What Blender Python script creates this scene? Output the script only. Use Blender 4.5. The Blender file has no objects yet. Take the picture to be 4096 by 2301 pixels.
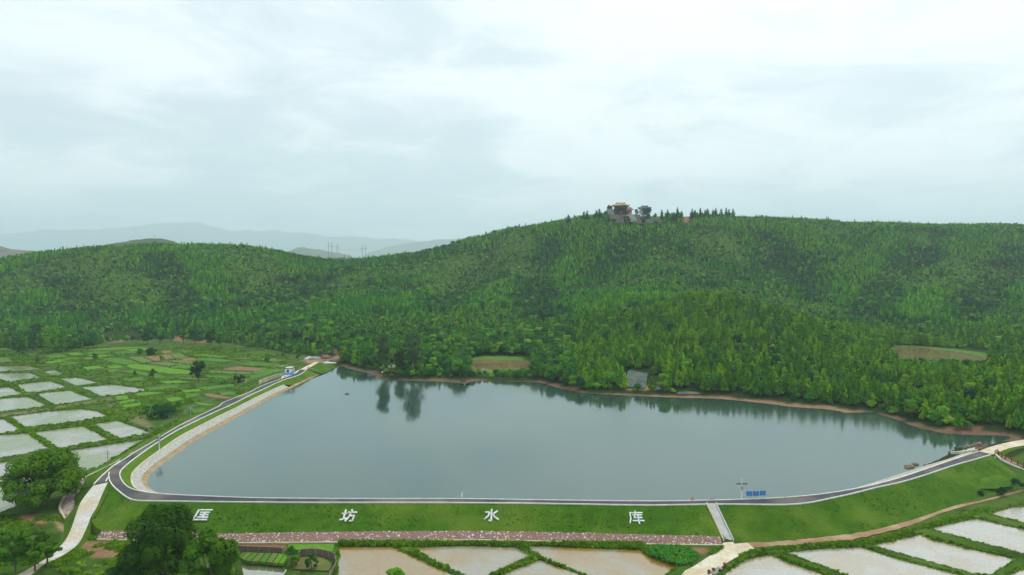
import bpy, bmesh, math, random
import numpy as np
from mathutils import Vector, Matrix

rad = math.radians
random.seed(7)
RNG = np.random.default_rng(11)
scene = bpy.context.scene
COL = scene.collection

# ------------------------------------------------------------------ camera
CAM_H, FPX, CU, CV = 62.0, 2730.0, 2048.0, 1150.5
PITCH = math.atan((CV - 1030.0) / FPX)
cam_d = bpy.data.cameras.new('camera'); cam_d.sensor_width = 36.0
cam_d.lens = 36.0 * FPX / 4096.0
cam_d.clip_start = 1.0; cam_d.clip_end = 40000.0
cam = bpy.data.objects.new('camera', cam_d); COL.objects.link(cam)
cam.location = (0, 0, CAM_H); cam.rotation_euler = (math.pi / 2 - PITCH, 0, 0)
scene.camera = cam

# ------------------------------------------------------------------ sky, sun, exposure
HAZE = 0.00012
SUN_EL, SUN_AZ = rad(56), rad(38)          # azimuth clockwise from +Y
world = bpy.data.worlds.new('World'); scene.world = world; world.use_nodes = True
nt = world.node_tree; nt.nodes.clear()
def N(tree, typ, **kw):
    n = tree.nodes.new(typ)
    for k, v in kw.items():
        if k == 'inp':
            for s, val in v.items(): n.inputs[s].default_value = val
        else: setattr(n, k, v)
    return n
def L(tree, a, b): tree.links.new(a, b)
def mathn(tree, op, a, b=None, clamp=False):
    n = tree.nodes.new('ShaderNodeMath'); n.operation = op; n.use_clamp = clamp
    for i, x in enumerate((a, b)):
        if x is None: continue
        if isinstance(x, (int, float)): n.inputs[i].default_value = x
        else: tree.links.new(x, n.inputs[i])
    return n.outputs[0]
def mixc(tree, fac, a, b, mode='MIX'):
    n = tree.nodes.new('ShaderNodeMix'); n.data_type = 'RGBA'; n.blend_type = mode
    for i, x in ((0, fac), (6, a), (7, b)):
        if isinstance(x, (int, float)): n.inputs[i].default_value = x
        elif isinstance(x, (tuple, list)): n.inputs[i].default_value = (*x[:3], 1)
        else: tree.links.new(x, n.inputs[i])
    return n.outputs[2]
def ramp(tree, fac, p0, p1):
    n = tree.nodes.new('ShaderNodeMapRange'); n.interpolation_type = 'SMOOTHSTEP'
    n.inputs[1].default_value = p0; n.inputs[2].default_value = p1
    tree.links.new(fac, n.inputs[0]); return n.outputs[0]

sky = N(nt, 'ShaderNodeTexSky', sky_type='NISHITA', sun_disc=False)
sky.sun_elevation = SUN_EL; sky.sun_rotation = SUN_AZ; sky.air_density = 1.3; sky.dust_density = 3.0; sky.ozone_density = 1.0
tc = N(nt, 'ShaderNodeTexCoord'); sep = N(nt, 'ShaderNodeSeparateXYZ'); L(nt, tc.outputs['Generated'], sep.inputs[0])
zz = mathn(nt, 'MAXIMUM', sep.outputs[2], 0.0); zc = mathn(nt, 'ADD', zz, 0.16)
comb = N(nt, 'ShaderNodeCombineXYZ')
L(nt, mathn(nt, 'DIVIDE', sep.outputs[0], zc), comb.inputs[0]); L(nt, mathn(nt, 'DIVIDE', sep.outputs[1], zc), comb.inputs[1])
n1 = N(nt, 'ShaderNodeTexNoise', inp={'Scale': 0.62, 'Detail': 7.0, 'Roughness': 0.56, 'Distortion': 0.35})
off = N(nt, 'ShaderNodeMapping'); off.inputs['Location'].default_value = (3.7, 1.3, 0.4)
L(nt, comb.outputs[0], off.inputs[0]); L(nt, off.outputs[0], n1.inputs['Vector'])
n2 = N(nt, 'ShaderNodeTexNoise', inp={'Scale': 1.9, 'Detail': 6.0, 'Roughness': 0.6, 'Distortion': 0.6})
L(nt, off.outputs[0], n2.inputs['Vector'])
thick = ramp(nt, mathn(nt, 'ADD', mathn(nt, 'MULTIPLY', n1.outputs[0], 0.55), mathn(nt, 'MULTIPLY', n2.outputs[0], 0.45)), 0.40, 0.60)
cloud = mixc(nt, thick, (0.86, 0.90, 0.905), (0.575, 0.675, 0.715))
# the veiled sun brightens the cloud deck around it
sd = Vector((math.sin(SUN_AZ) * math.cos(SUN_EL), math.cos(SUN_AZ) * math.cos(SUN_EL), math.sin(SUN_EL)))
dot = N(nt, 'ShaderNodeVectorMath', operation='DOT_PRODUCT'); L(nt, tc.outputs['Generated'], dot.inputs[0]); dot.inputs[1].default_value = sd
glow = mathn(nt, 'POWER', mathn(nt, 'MAXIMUM', dot.outputs['Value'], 0.0), 5.0)
cloud = mixc(nt, mathn(nt, 'MULTIPLY', glow, 0.6, True), cloud, (1.12, 1.14, 1.12))
bg1 = N(nt, 'ShaderNodeBackground', inp={'Strength': 0.08}); L(nt, sky.outputs[0], bg1.inputs[0])
bg2 = N(nt, 'ShaderNodeBackground', inp={'Strength': 1.18}); L(nt, cloud, bg2.inputs[0])
mxs = N(nt, 'ShaderNodeMixShader', inp={0: 0.88}); L(nt, bg1.outputs[0], mxs.inputs[1]); L(nt, bg2.outputs[0], mxs.inputs[2])
wo = N(nt, 'ShaderNodeOutputWorld'); L(nt, mxs.outputs[0], wo.inputs[0])

sun_d = bpy.data.lights.new('sun', 'SUN'); sun_d.energy = 1.5; sun_d.angle = rad(14); sun_d.color = (1.0, 0.96, 0.9)
sun = bpy.data.objects.new('sun', sun_d); COL.objects.link(sun)
sun.rotation_euler = (-sd).to_track_quat('-Z', 'Y').to_euler()

scene.view_settings.view_transform = 'Standard'; scene.view_settings.look = 'None'
scene.view_settings.exposure = 0.27; scene.view_settings.gamma = 1.0; scene.view_settings.use_curve_mapping = False
scene.render.engine = 'CYCLES'
cy = scene.cycles
cy.use_denoising = True; cy.max_bounces = 6; cy.diffuse_bounces = 3; cy.glossy_bounces = 3; cy.transmission_bounces = 2
cy.transparent_max_bounces = 6; cy.volume_bounces = 2; cy.use_adaptive_sampling = True; cy.adaptive_threshold = 0.02

# ------------------------------------------------------------------ pixel <-> world (photo pixels, 4096 x 2301)
CP, SP = math.cos(PITCH), math.sin(PITCH)
def ray(u, v):
    a = (np.asarray(u, float) - CU) / FPX; b = (np.asarray(v, float) - CV) / FPX
    return a, CP - b * SP, -SP - b * CP
def P(u, v, z=0.0):
    """the point at height z seen at photo pixel (u, v)"""
    dx, dy, dz = ray(u, v); t = (z - CAM_H) / dz
    return np.stack([dx * t, dy * t, np.broadcast_to(np.asarray(z, float), np.shape(t)) + 0 * t], -1)
def PD(u, v, d):
    """the point at distance d along +Y seen at photo pixel (u, v)"""
    dx, dy, dz = ray(u, v); t = d / dy
    return np.stack([dx * t, d + 0 * t, CAM_H + dz * t], -1)
def PROJ(p):
    x, y, z = p[..., 0], p[..., 1], p[..., 2] - CAM_H
    f = y * CP - z * SP; up = y * SP + z * CP
    f = np.maximum(f, 1e-3)
    return CU + FPX * x / f, CV - FPX * up / f
def ZR(pts, s, ox, oy): return [(x / s + ox, y / s + oy) for x, y in pts]

# ------------------------------------------------------------------ numeric helpers
def smooth(e0, e1, x):
    t = np.clip((x - e0) / (e1 - e0), 0, 1); return t * t * (3 - 2 * t)
_LAT = np.random.default_rng(5).random((256, 256))
def vnoise(x, y):
    xi = np.floor(x).astype(int); yi = np.floor(y).astype(int); fx = x - xi; fy = y - yi
    fx = fx * fx * (3 - 2 * fx); fy = fy * fy * (3 - 2 * fy)
    a = _LAT[xi & 255, yi & 255]; b = _LAT[(xi + 1) & 255, yi & 255]; c = _LAT[xi & 255, (yi + 1) & 255]; d = _LAT[(xi + 1) & 255, (yi + 1) & 255]
    return (a * (1 - fx) + b * fx) * (1 - fy) + (c * (1 - fx) + d * fx) * fy
def fbm(x, y, s, o=4):
    r = 0; a = 0.5; x = x / s; y = y / s
    for i in range(o):
        r = r + a * (vnoise(x + 17.3 * i, y + 9.1 * i) - 0.5) * 2; x = x * 2.03; y = y * 2.03; a *= 0.5
    return r
def inpoly(px, py, poly):
    r = np.zeros(np.shape(px), bool); n = len(poly)
    for i in range(n):
        x0, y0 = poly[i][:2]; x1, y1 = poly[(i + 1) % n][:2]
        c = (y0 > py) != (y1 > py)
        if y1 != y0: r ^= c & (px < (x1 - x0) * (py - y0) / (y1 - y0) + x0)
    return r
def dline(px, py, line, closed=False):
    r = np.full(np.shape(px), 1e9); n = len(line)
    for i in range(n if closed else n - 1):
        ax, ay = line[i][:2]; bx, by = line[(i + 1) % n][:2]; dx, dy = bx - ax, by - ay
        t = np.clip(((px - ax) * dx + (py - ay) * dy) / max(dx * dx + dy * dy, 1e-9), 0, 1)
        r = np.minimum(r, np.hypot(px - ax - t * dx, py - ay - t * dy))
    return r
def resample(pts, n):
    pts = np.asarray(pts, float); s = np.r_[0, np.cumsum(np.linalg.norm(np.diff(pts, axis=0), axis=1))]
    t = np.linspace(0, s[-1], n); return np.stack([np.interp(t, s, pts[:, k]) for k in range(pts.shape[1])], -1)
def spline(pts, m=8):
    """Catmull-Rom through pts"""
    p = np.asarray(pts, float); p = np.vstack([2 * p[0] - p[1], p, 2 * p[-1] - p[-2]]); out = []
    for i in range(1, len(p) - 2):
        for k in range(m):
            t = k / m; a, b, c, d = p[i - 1], p[i], p[i + 1], p[i + 2]
            out.append(0.5 * (2 * b + (c - a) * t + (2 * a - 5 * b + 4 * c - d) * t * t + (3 * b - a - 3 * c + d) * t ** 3))
    out.append(p[-2]); return np.array(out)

# ------------------------------------------------------------------ object helpers
def link(o, parent=None):
    COL.objects.link(o)
    if parent is not None: o.parent = parent
    return o
def mesh_obj(name, verts, faces, mat=None, parent=None, smoothf=False):
    me = bpy.data.meshes.new(name); me.from_pydata([tuple(map(float, v)) for v in verts], [], [tuple(map(int, f)) for f in faces]); me.update()
    if mat is not None: me.materials.append(mat)
    if smoothf: me.polygons.foreach_set('use_smooth', [True] * len(me.polygons))
    return link(bpy.data.objects.new(name, me), parent)
def tag(o, label=None, cat=None, group=None, kind=None):
    if label: o['label'] = label
    if cat: o['category'] = cat
    if group: o['group'] = group
    if kind: o['kind'] = kind
    return o
def empty(name, loc=(0, 0, 0), rz=0.0):
    o = bpy.data.objects.new(name, None); COL.objects.link(o); o.location = tuple(map(float, loc)); o.rotation_euler = (0, 0, rz); o.empty_display_size = 0.5
    return o
def copy_tree(o, parent=None):
    c = o.copy(); COL.objects.link(c)
    if parent is not None: c.parent = parent
    for ch in list(o.children):
        copy_tree(ch, c)
    return c
class MB:
    """collects simple shapes into one mesh"""
    def __init__(s): s.v = []; s.f = []
    def add(s, v, f):
        b = len(s.v); s.v += [tuple(map(float, p)) for p in v]; s.f += [tuple(int(i) + b for i in q) for q in f]; return s
    def box(s, c, d, rz=0.0, rx=0.0):
        cx, cy_, cz = c; hx, hy, hz = d[0] / 2, d[1] / 2, d[2] / 2; M = Matrix.Rotation(rz, 3, 'Z') @ Matrix.Rotation(rx, 3, 'X'); v = []
        for z in (-hz, hz):
            for x, y in ((-hx, -hy), (hx, -hy), (hx, hy), (-hx, hy)):
                q = M @ Vector((x, y, z)); v.append((q.x + cx, q.y + cy_, q.z + cz))
        return s.add(v, [(3, 2, 1, 0), (4, 5, 6, 7), (0, 1, 5, 4), (1, 2, 6, 5), (2, 3, 7, 6), (3, 0, 4, 7)])
    def tube(s, pts, r, n=6):
        pts = [Vector(tuple(map(float, p))) for p in pts]; rs = r if isinstance(r, (list, tuple)) else [r] * len(pts); v = []; f = []
        for i, p in enumerate(pts):
            d = (pts[min(i + 1, len(pts) - 1)] - pts[max(i - 1, 0)]).normalized(); a = d.orthogonal().normalized(); b = d.cross(a)
            for k in range(n):
                t = 2 * math.pi * k / n; q = p + (a * math.cos(t) + b * math.sin(t)) * rs[i]; v.append(tuple(q))
        for i in range(len(pts) - 1):
            for k in range(n): f.append((i * n + k, i * n + (k + 1) % n, (i + 1) * n + (k + 1) % n, (i + 1) * n + k))
        f.append(tuple(range(n))[::-1]); f.append(tuple(range((len(pts) - 1) * n, len(pts) * n)))
        return s.add(v, f)
    def build(s, name, mat=None, parent=None, smoothf=False): return mesh_obj(name, s.v, s.f, mat, parent, smoothf)
def ribbon(name, A, B, mat, parent=None, nx=1, bump=None):
    """a sheet between two polylines of equal length, nx cells across"""
    A = np.asarray(A, float); B = np.asarray(B, float); n = len(A); v = []; f = []
    for k in range(nx + 1): v.append(A + (B - A) * k / nx)
    v = np.concatenate(v)
    if bump is not None: v[:, 2] += bump(v, np.repeat(np.linspace(0, 1, nx + 1), n))
    for k in range(nx):
        for i in range(n - 1): f.append((k * n + i, k * n + i + 1, (k + 1) * n + i + 1, (k + 1) * n + i))
    o = mesh_obj(name, v, f, mat, parent, True); face_up(o); return o
def face_up(o):
    me = o.data
    if sum(p.normal.z for p in me.polygons) < 0: me.flip_normals()
def bar_along(name, line, w, h, mat, parent=None):
    """a kerb or wall: rectangular section swept along a polyline whose points are its foot"""
    p = np.asarray(line, float); d = np.gradient(p[:, :2], axis=0); d /= np.maximum(np.linalg.norm(d, axis=1), 1e-9)[:, None]; nrm = np.stack([-d[:, 1], d[:, 0]], -1)
    hh = np.broadcast_to(np.asarray(h, float), (len(p),)); v = []; f = []
    for s, top in ((-1, 0), (-1, 1), (1, 1), (1, 0)):
        q = p.copy(); q[:, :2] += nrm * (s * w / 2); q[:, 2] += hh * top; v.append(q)
    n = len(p); v = np.concatenate(v)
    for k in range(4):
        for i in range(n - 1):
            k2 = (k + 1) % 4; f.append((k * n + i, k2 * n + i, k2 * n + i + 1, k * n + i + 1))
    f.append((0, 3 * n, 2 * n, n)); f.append((n - 1, 2 * n - 1, 3 * n - 1, 4 * n - 1))
    return mesh_obj(name, v, f, mat, parent)
# ------------------------------------------------------------------ materials
MATS = {}
def new_mat(name):
    m = bpy.data.materials.new(name); m.use_nodes = True; t = m.node_tree; t.nodes.clear()
    out = t.nodes.new('ShaderNodeOutputMaterial'); return m, t, out
def geo_pos(t): return t.nodes.new('ShaderNodeNewGeometry').outputs['Position']
def noise(t, vec, scale, detail=4.0, rough=0.6, dist=0.0):
    n = t.nodes.new('ShaderNodeTexNoise'); n.inputs['Scale'].default_value = scale; n.inputs['Detail'].default_value = detail
    n.inputs['Roughness'].default_value = rough; n.inputs['Distortion'].default_value = dist
    if vec is not None: t.links.new(vec, n.inputs['Vector'])
    return n.outputs[0]
def bumpn(t, h, strength, dist):
    b = t.nodes.new('ShaderNodeBump'); b.inputs['Strength'].default_value = strength; b.inputs['Distance'].default_value = dist
    t.links.new(h, b.inputs['Height']); return b.outputs[0]
def mat(name, c1, c2=None, scale=1.0, rough=0.8, c3=None, scale3=0.1, fine=None, bump=0.0, bscale=None, bdist=0.05, spec=0.3, lo=0.35, hi=0.65, metal=0.0):
    """principled surface: c1..c2 by noise at `scale`, c3 by a broad noise at `scale3`, fine grain multiplies"""
    m, t, out = new_mat(name); b = t.nodes.new('ShaderNodeBsdfPrincipled'); pos = geo_pos(t)
    col = None
    if c2 is None: c2 = tuple(x * 0.8 for x in c1)
    col = mixc(t, ramp(t, noise(t, pos, scale), lo, hi), c1, c2)
    if c3 is not None: col = mixc(t, ramp(t, noise(t, pos, scale3, 3.0), 0.45, 0.68), col, c3)
    if fine: col = mixc(t, 1.0, col, mixc(t, noise(t, pos, fine, 2.0, 0.7), (0.55, 0.55, 0.55), (1.4, 1.4, 1.4)), 'MULTIPLY')
    t.links.new(col, b.inputs['Base Color']); b.inputs['Roughness'].default_value = rough
    b.inputs['Specular IOR Level'].default_value = spec; b.inputs['Metallic'].default_value = metal
    if bump: t.links.new(bumpn(t, noise(t, pos, bscale or scale * 4, 5.0), bump, bdist), b.inputs['Normal'])
    t.links.new(b.outputs[0], out.inputs[0]); MATS[name] = m; return m
def water_mat(name, body, base_refl, rough, bscale, bstr, body2=None, b2scale=0.03, anis=1.0, patch=None, bdist=0.06, gloss=(0.95, 0.97, 0.97)):
    """turbid water: diffuse body under a fresnel-weighted mirror with ripples"""
    m, t, out = new_mat(name); pos = geo_pos(t)
    d = t.nodes.new('ShaderNodeBsdfDiffuse'); g = t.nodes.new('ShaderNodeBsdfGlossy'); mx = t.nodes.new('ShaderNodeMixShader'); fr = t.nodes.new('ShaderNodeFresnel')
    fr.inputs['IOR'].default_value = 1.33
    mp = t.nodes.new('ShaderNodeMapping'); mp.inputs['Scale'].default_value = (1.0, anis, 1.0); t.links.new(pos, mp.inputs[0])
    nb = bumpn(t, noise(t, mp.outputs[0], bscale, 4.0, 0.6, 0.4), bstr, bdist)
    t.links.new(nb, g.inputs['Normal']); t.links.new(nb, fr.inputs['Normal'])
    if body2 is None: d.inputs[0].default_value = (*body, 1)
    else:
        f = ramp(t, noise(t, pos, b2scale, 5.0, 0.62, 0.6), 0.42, 0.6); col = mixc(t, f, body, body2)
        if patch: col = mixc(t, 1.0, col, mixc(t, noise(t, pos, patch, 3.0, 0.7), (0.6, 0.6, 0.6), (1.35, 1.35, 1.35)), 'MULTIPLY')
        t.links.new(col, d.inputs[0])
    g.inputs[0].default_value = (*gloss, 1)
    if isinstance(rough, tuple): 
        rn = t.nodes.new('ShaderNodeMapRange'); t.links.new(noise(t, pos, 0.012, 3.0), rn.inputs[0]); rn.inputs[1].default_value = 0.4; rn.inputs[2].default_value = 0.62
        rn.inputs[3].default_value = rough[0]; rn.inputs[4].default_value = rough[1]; t.links.new(rn.outputs[0], g.inputs['Roughness'])
    else: g.inputs['Roughness'].default_value = rough
    fac = mathn(t, 'ADD', mathn(t, 'MULTIPLY', fr.outputs[0], 1 - base_refl), base_refl, True)
    t.links.new(fac, mx.inputs[0]); t.links.new(d.outputs[0], mx.inputs[1]); t.links.new(g.outputs[0], mx.inputs[2]); t.links.new(mx.outputs[0], out.inputs[0])
    MATS[name] = m; return m
def leaf_mat(name, ca, cb, cc=None, patch=0.012, trans=0.38):
    m, t, out = new_mat(name); pos = geo_pos(t); oi = t.nodes.new('ShaderNodeObjectInfo')
    f = ramp(t, noise(t, pos, patch, 4.0, 0.65), 0.36, 0.64)
    col = mixc(t, f, ca, cb)
    if cc is not None: col = mixc(t, ramp(t, oi.outputs['Random'], 0.62, 1.0), col, cc)
    col = mixc(t, 1.0, col, mixc(t, noise(t, pos, 0.6, 2.0), (0.6, 0.6, 0.6), (1.5, 1.5, 1.5)), 'MULTIPLY')
    rr = t.nodes.new('ShaderNodeMapRange'); t.links.new(oi.outputs['Random'], rr.inputs[0]); rr.inputs[3].default_value = 0.68; rr.inputs[4].default_value = 1.3
    hs = t.nodes.new('ShaderNodeHueSaturation'); t.links.new(col, hs.inputs['Color']); t.links.new(rr.outputs[0], hs.inputs['Value'])
    d = t.nodes.new('ShaderNodeBsdfDiffuse'); tr = t.nodes.new('ShaderNodeBsdfTranslucent'); mx = t.nodes.new('ShaderNodeMixShader'); mx.inputs[0].default_value = trans
    t.links.new(hs.outputs[0], d.inputs[0]); t.links.new(hs.outputs[0], tr.inputs[0]); t.links.new(d.outputs[0], mx.inputs[1]); t.links.new(tr.outputs[0], mx.inputs[2])
    t.links.new(mx.outputs[0], out.inputs[0]); MATS[name] = m; return m

M_pine = leaf_mat('pine_needles', (0.118, 0.290, 0.010), (0.068, 0.220, 0.014), (0.165, 0.310, 0.008))
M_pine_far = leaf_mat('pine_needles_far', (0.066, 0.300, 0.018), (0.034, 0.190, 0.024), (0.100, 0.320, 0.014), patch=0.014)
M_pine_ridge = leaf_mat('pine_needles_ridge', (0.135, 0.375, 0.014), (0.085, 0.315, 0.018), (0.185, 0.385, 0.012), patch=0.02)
M_broad = leaf_mat('broad_leaves', (0.060, 0.215, 0.026), (0.038, 0.160, 0.028), (0.120, 0.300, 0.018))
M_dark = leaf_mat('dark_leaves', (0.036, 0.125, 0.030), (0.026, 0.098, 0.028), (0.050, 0.150, 0.030))
M_lime = leaf_mat('lime_leaves', (0.156, 0.325, 0.023), (0.111, 0.260, 0.026), (0.195, 0.338, 0.026))
M_camphor = leaf_mat('camphor_leaves', (0.112, 0.247, 0.015), (0.075, 0.188, 0.015), patch=0.25)
M_olive = leaf_mat('olive_leaves', (0.137, 0.221, 0.023), (0.104, 0.182, 0.023))
M_euc = leaf_mat('grey_green_leaves', (0.068, 0.143, 0.049), (0.052, 0.120, 0.042))
M_tuft = leaf_mat('tall_grass', (0.19, 0.40, 0.014), (0.14, 0.33, 0.016), (0.24, 0.40, 0.03), patch=0.05, trans=.5)
M_crop = leaf_mat('crop_leaves', (0.052, 0.195, 0.033), (0.078, 0.247, 0.026), patch=0.2)
M_bark = mat('bark', (0.085, 0.065, 0.045), (0.14, 0.115, 0.085), 1.2, 0.9)
M_palebark = mat('pale_bark', (0.35, 0.32, 0.27), (0.2, 0.18, 0.14), 0.8, 0.9)

M_slope = mat('dam_grass', (0.056, 0.140, 0.005), (0.038, 0.108, 0.005), 0.4, 0.95, c3=(0.100, 0.170, 0.014), scale3=0.06, fine=3.2, bump=0.9, bscale=1.6, bdist=0.28, spec=0.1)
M_verge = mat('verge_grass', (0.10, 0.185, 0.010), (0.07, 0.145, 0.010), 0.5, 0.95, c3=(0.05, 0.125, 0.010), scale3=0.09, fine=2.4, bump=0.8, bscale=1.8, bdist=0.22, spec=0.1)
M_asphalt = mat('asphalt', (0.040, 0.042, 0.046), (0.066, 0.066, 0.068), 0.22, 0.75, c3=(0.15, 0.13, 0.105), scale3=0.06, fine=3.0, spec=0.25)
M_kerb = mat('white_kerb', (0.74, 0.74, 0.72), (0.60, 0.60, 0.57), 0.8, 0.7)
M_conc = mat('concrete', (0.60, 0.585, 0.53), (0.50, 0.48, 0.42), 0.35, 0.85, c3=(0.52, 0.43, 0.30), scale3=0.12, fine=2.0)
M_conc2 = mat('grey_concrete', (0.46, 0.455, 0.43), (0.36, 0.35, 0.325), 0.5, 0.85)
M_cream = mat('cream_concrete', (0.66, 0.61, 0.49), (0.56, 0.50, 0.37), 0.25, 0.9, c3=(0.52, 0.42, 0.27), scale3=0.2, fine=2.5)
M_sand = mat('sandy_fill', (0.36, 0.28, 0.17), (0.28, 0.20, 0.11), 0.4, 0.95, fine=2.5)
M_dirt = mat('bare_dirt', (0.33, 0.20, 0.115), (0.24, 0.135, 0.075), 0.3, 0.95, c3=(0.40, 0.29, 0.18), scale3=0.15, fine=2.0)
M_white = mat('white_paint', (0.80, 0.80, 0.80), (0.72, 0.72, 0.72), 1.0, 0.6)
M_whitestone = mat('white_stone_letters', (0.78, 0.80, 0.81), (0.58, 0.61, 0.60), 1.5, 0.7, c3=(0.36, 0.42, 0.30), scale3=0.9, bump=0.5, bscale=3)
M_steel = mat('galvanised_steel', (0.42, 0.44, 0.45), (0.34, 0.35, 0.36), 2.0, 0.5, metal=0.3)
M_darkmetal = mat('dark_panel', (0.05, 0.06, 0.075), (0.07, 0.08, 0.1), 2.0, 0.35, spec=0.5)
M_blue = mat('blue_board', (0.012, 0.16, 0.50), (0.012, 0.14, 0.45), 1.0, 0.5)
M_bluetext = mat('pale_blue_print', (0.12, 0.42, 0.75), (0.10, 0.36, 0.68), 1.0, 0.6)
M_red = mat('red_paint', (0.60, 0.07, 0.03), (0.48, 0.05, 0.03), 1.0, 0.6)
M_orange = mat('orange_plastic', (0.85, 0.16, 0.03), (0.8, 0.13, 0.03), 1.0, 0.5)
M_redwood = mat('red_brown_paint', (0.22, 0.055, 0.03), (0.17, 0.045, 0.03), 1.0, 0.7)
M_yellow = mat('yellow_paint', (0.75, 0.45, 0.04), (0.65, 0.38, 0.04), 1.0, 0.6)
M_polec = mat('pole_concrete', (0.33, 0.33, 0.30), (0.26, 0.26, 0.24), 2.0, 0.9)
M_pot = mat('terracotta_red', (0.33, 0.045, 0.035), (0.26, 0.04, 0.03), 2.0, 0.7)
M_net = mat('brown_netting', (0.15, 0.10, 0.08), (0.20, 0.14, 0.11), 3.0, 0.95, fine=6)
M_stonegrey = mat('grey_stone', (0.40, 0.42, 0.40), (0.28, 0.29, 0.27), 2.0, 0.85, bump=0.5)
M_rockdark = mat('dark_rock', (0.15, 0.125, 0.095), (0.24, 0.2, 0.15), 1.5, 0.9, bump=0.5)
M_greynet = mat('grey_shade_net', (0.10, 0.115, 0.105), (0.06, 0.085, 0.075), 0.5, 0.9, c3=(0.13, 0.14, 0.07), scale3=0.2, fine=1.2, bump=0.6, bscale=0.8, bdist=0.3)
M_teal = mat('teal_net_edge', (0.04, 0.30, 0.31), (0.06, 0.24, 0.25), 0.8, 0.9)
M_hutwhite = mat('hut_white', (0.80, 0.80, 0.80), (0.74, 0.74, 0.75), 0.8, 0.7)
M_hutblue = mat('hut_blue', (0.085, 0.40, 0.80), (0.08, 0.37, 0.75), 0.8, 0.6)
M_maroon = mat('maroon_fascia', (0.13, 0.045, 0.05), (0.10, 0.035, 0.04), 1.0, 0.7)
M_glass = mat('dark_glass', (0.02, 0.03, 0.035), (0.03, 0.045, 0.05), 1.0, 0.15, spec=0.6)
M_gold = mat('golden_tiles', (0.52, 0.27, 0.055), (0.42, 0.20, 0.04), 0.6, 0.6)
M_rust = mat('orange_tiles', (0.45, 0.15, 0.06), (0.36, 0.12, 0.05), 0.6, 0.7)
M_greytile = mat('grey_tiles', (0.07, 0.085, 0.075), (0.10, 0.115, 0.10), 0.6, 0.8)
M_eave = mat('dark_eaves', (0.06, 0.035, 0.03), (0.085, 0.05, 0.04), 0.8, 0.8)
M_plaster = mat('grey_plaster', (0.42, 0.43, 0.42), (0.34, 0.35, 0.34), 0.5, 0.85)
M_yellowwall = mat('yellow_wall', (0.62, 0.46, 0.12), (0.55, 0.4, 0.1), 0.5, 0.8)
M_redcol = mat('red_columns', (0.42, 0.05, 0.035), (0.36, 0.045, 0.03), 0.8, 0.7)
M_wallstone = mat('retaining_stone', (0.22, 0.21, 0.19), (0.15, 0.14, 0.125), 0.4, 0.9, c3=(0.30, 0.2, 0.14), scale3=0.08)
M_mount = mat('mountain_woods', (0.035, 0.075, 0.02), (0.06, 0.085, 0.03), 0.004, 1.0, c3=(0.11, 0.08, 0.05), scale3=0.0012)
STONES = [mat('stone_mauve', (0.37, 0.215, 0.195), (0.29, 0.165, 0.15), 1.2, 0.9), mat('stone_brown', (0.40, 0.26, 0.215), (0.31, 0.20, 0.165), 1.2, 0.9),
          mat('stone_pale', (0.66, 0.63, 0.58), (0.52, 0.48, 0.43), 1.2, 0.85), mat('stone_ochre', (0.38, 0.25, 0.095), (0.29, 0.19, 0.075), 1.2, 0.9)]
M_mortar = mat('riprap_mortar', (0.21, 0.125, 0.115), (0.29, 0.175, 0.16), 0.9, 0.95, fine=2.5)
def block_mat():
    m, t, out = new_mat('revetment_blocks'); b = t.nodes.new('ShaderNodeBsdfPrincipled'); pos = geo_pos(t)
    br = t.nodes.new('ShaderNodeTexVoronoi'); br.inputs['Scale'].default_value = 2.2; t.links.new(pos, br.inputs['Vector'])
    c = mixc(t, br.outputs['Color'], (0.62, 0.61, 0.57), (0.47, 0.46, 0.42)); c = mixc(t, ramp(t, noise(t, pos, 0.5), 0.55, 0.75), c, (0.42, 0.40, 0.30))
    c = mixc(t, ramp(t, br.outputs['Distance'], 0.28, 0.5), c, (0.30, 0.30, 0.25))
    t.links.new(c, b.inputs['Base Color']); b.inputs['Roughness'].default_value = 0.85; t.links.new(b.outputs[0], out.inputs[0]); return m
M_blocks = block_mat()
M_lake = water_mat('lake_water', (0.026, 0.056, 0.040), 0.13, (0.06, 0.15), 0.35, 0.13, anis=1.6, bdist=0.05, gloss=(0.86, 0.96, 0.96))
M_pond = water_mat('pond_water', (0.19, 0.14, 0.06), 0.10, 0.05, 0.7, 0.08)
M_padL = water_mat('paddy_water_green', (0.165, 0.205, 0.075), 0.05, 0.16, 1.2, 0.5, body2=(0.30, 0.285, 0.25), b2scale=0.04, patch=1.1, anis=1.3)  # the second, grey body colour paints patches of pale sheen into the water
M_padF = water_mat('paddy_water_ochre', (0.25, 0.155, 0.03), 0.17, 0.14, 1.1, 0.45, body2=(0.25, 0.225, 0.155), b2scale=0.05, patch=1.3)
M_padR = water_mat('paddy_water_silver', (0.25, 0.185, 0.08), 0.30, 0.2, 1.3, 0.7, body2=(0.29, 0.265, 0.21), b2scale=0.06, patch=1.5)
M_gpond = water_mat('garden_pond_water', (0.16, 0.16, 0.09), 0.3, 0.05, 0.8, 0.1)
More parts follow.
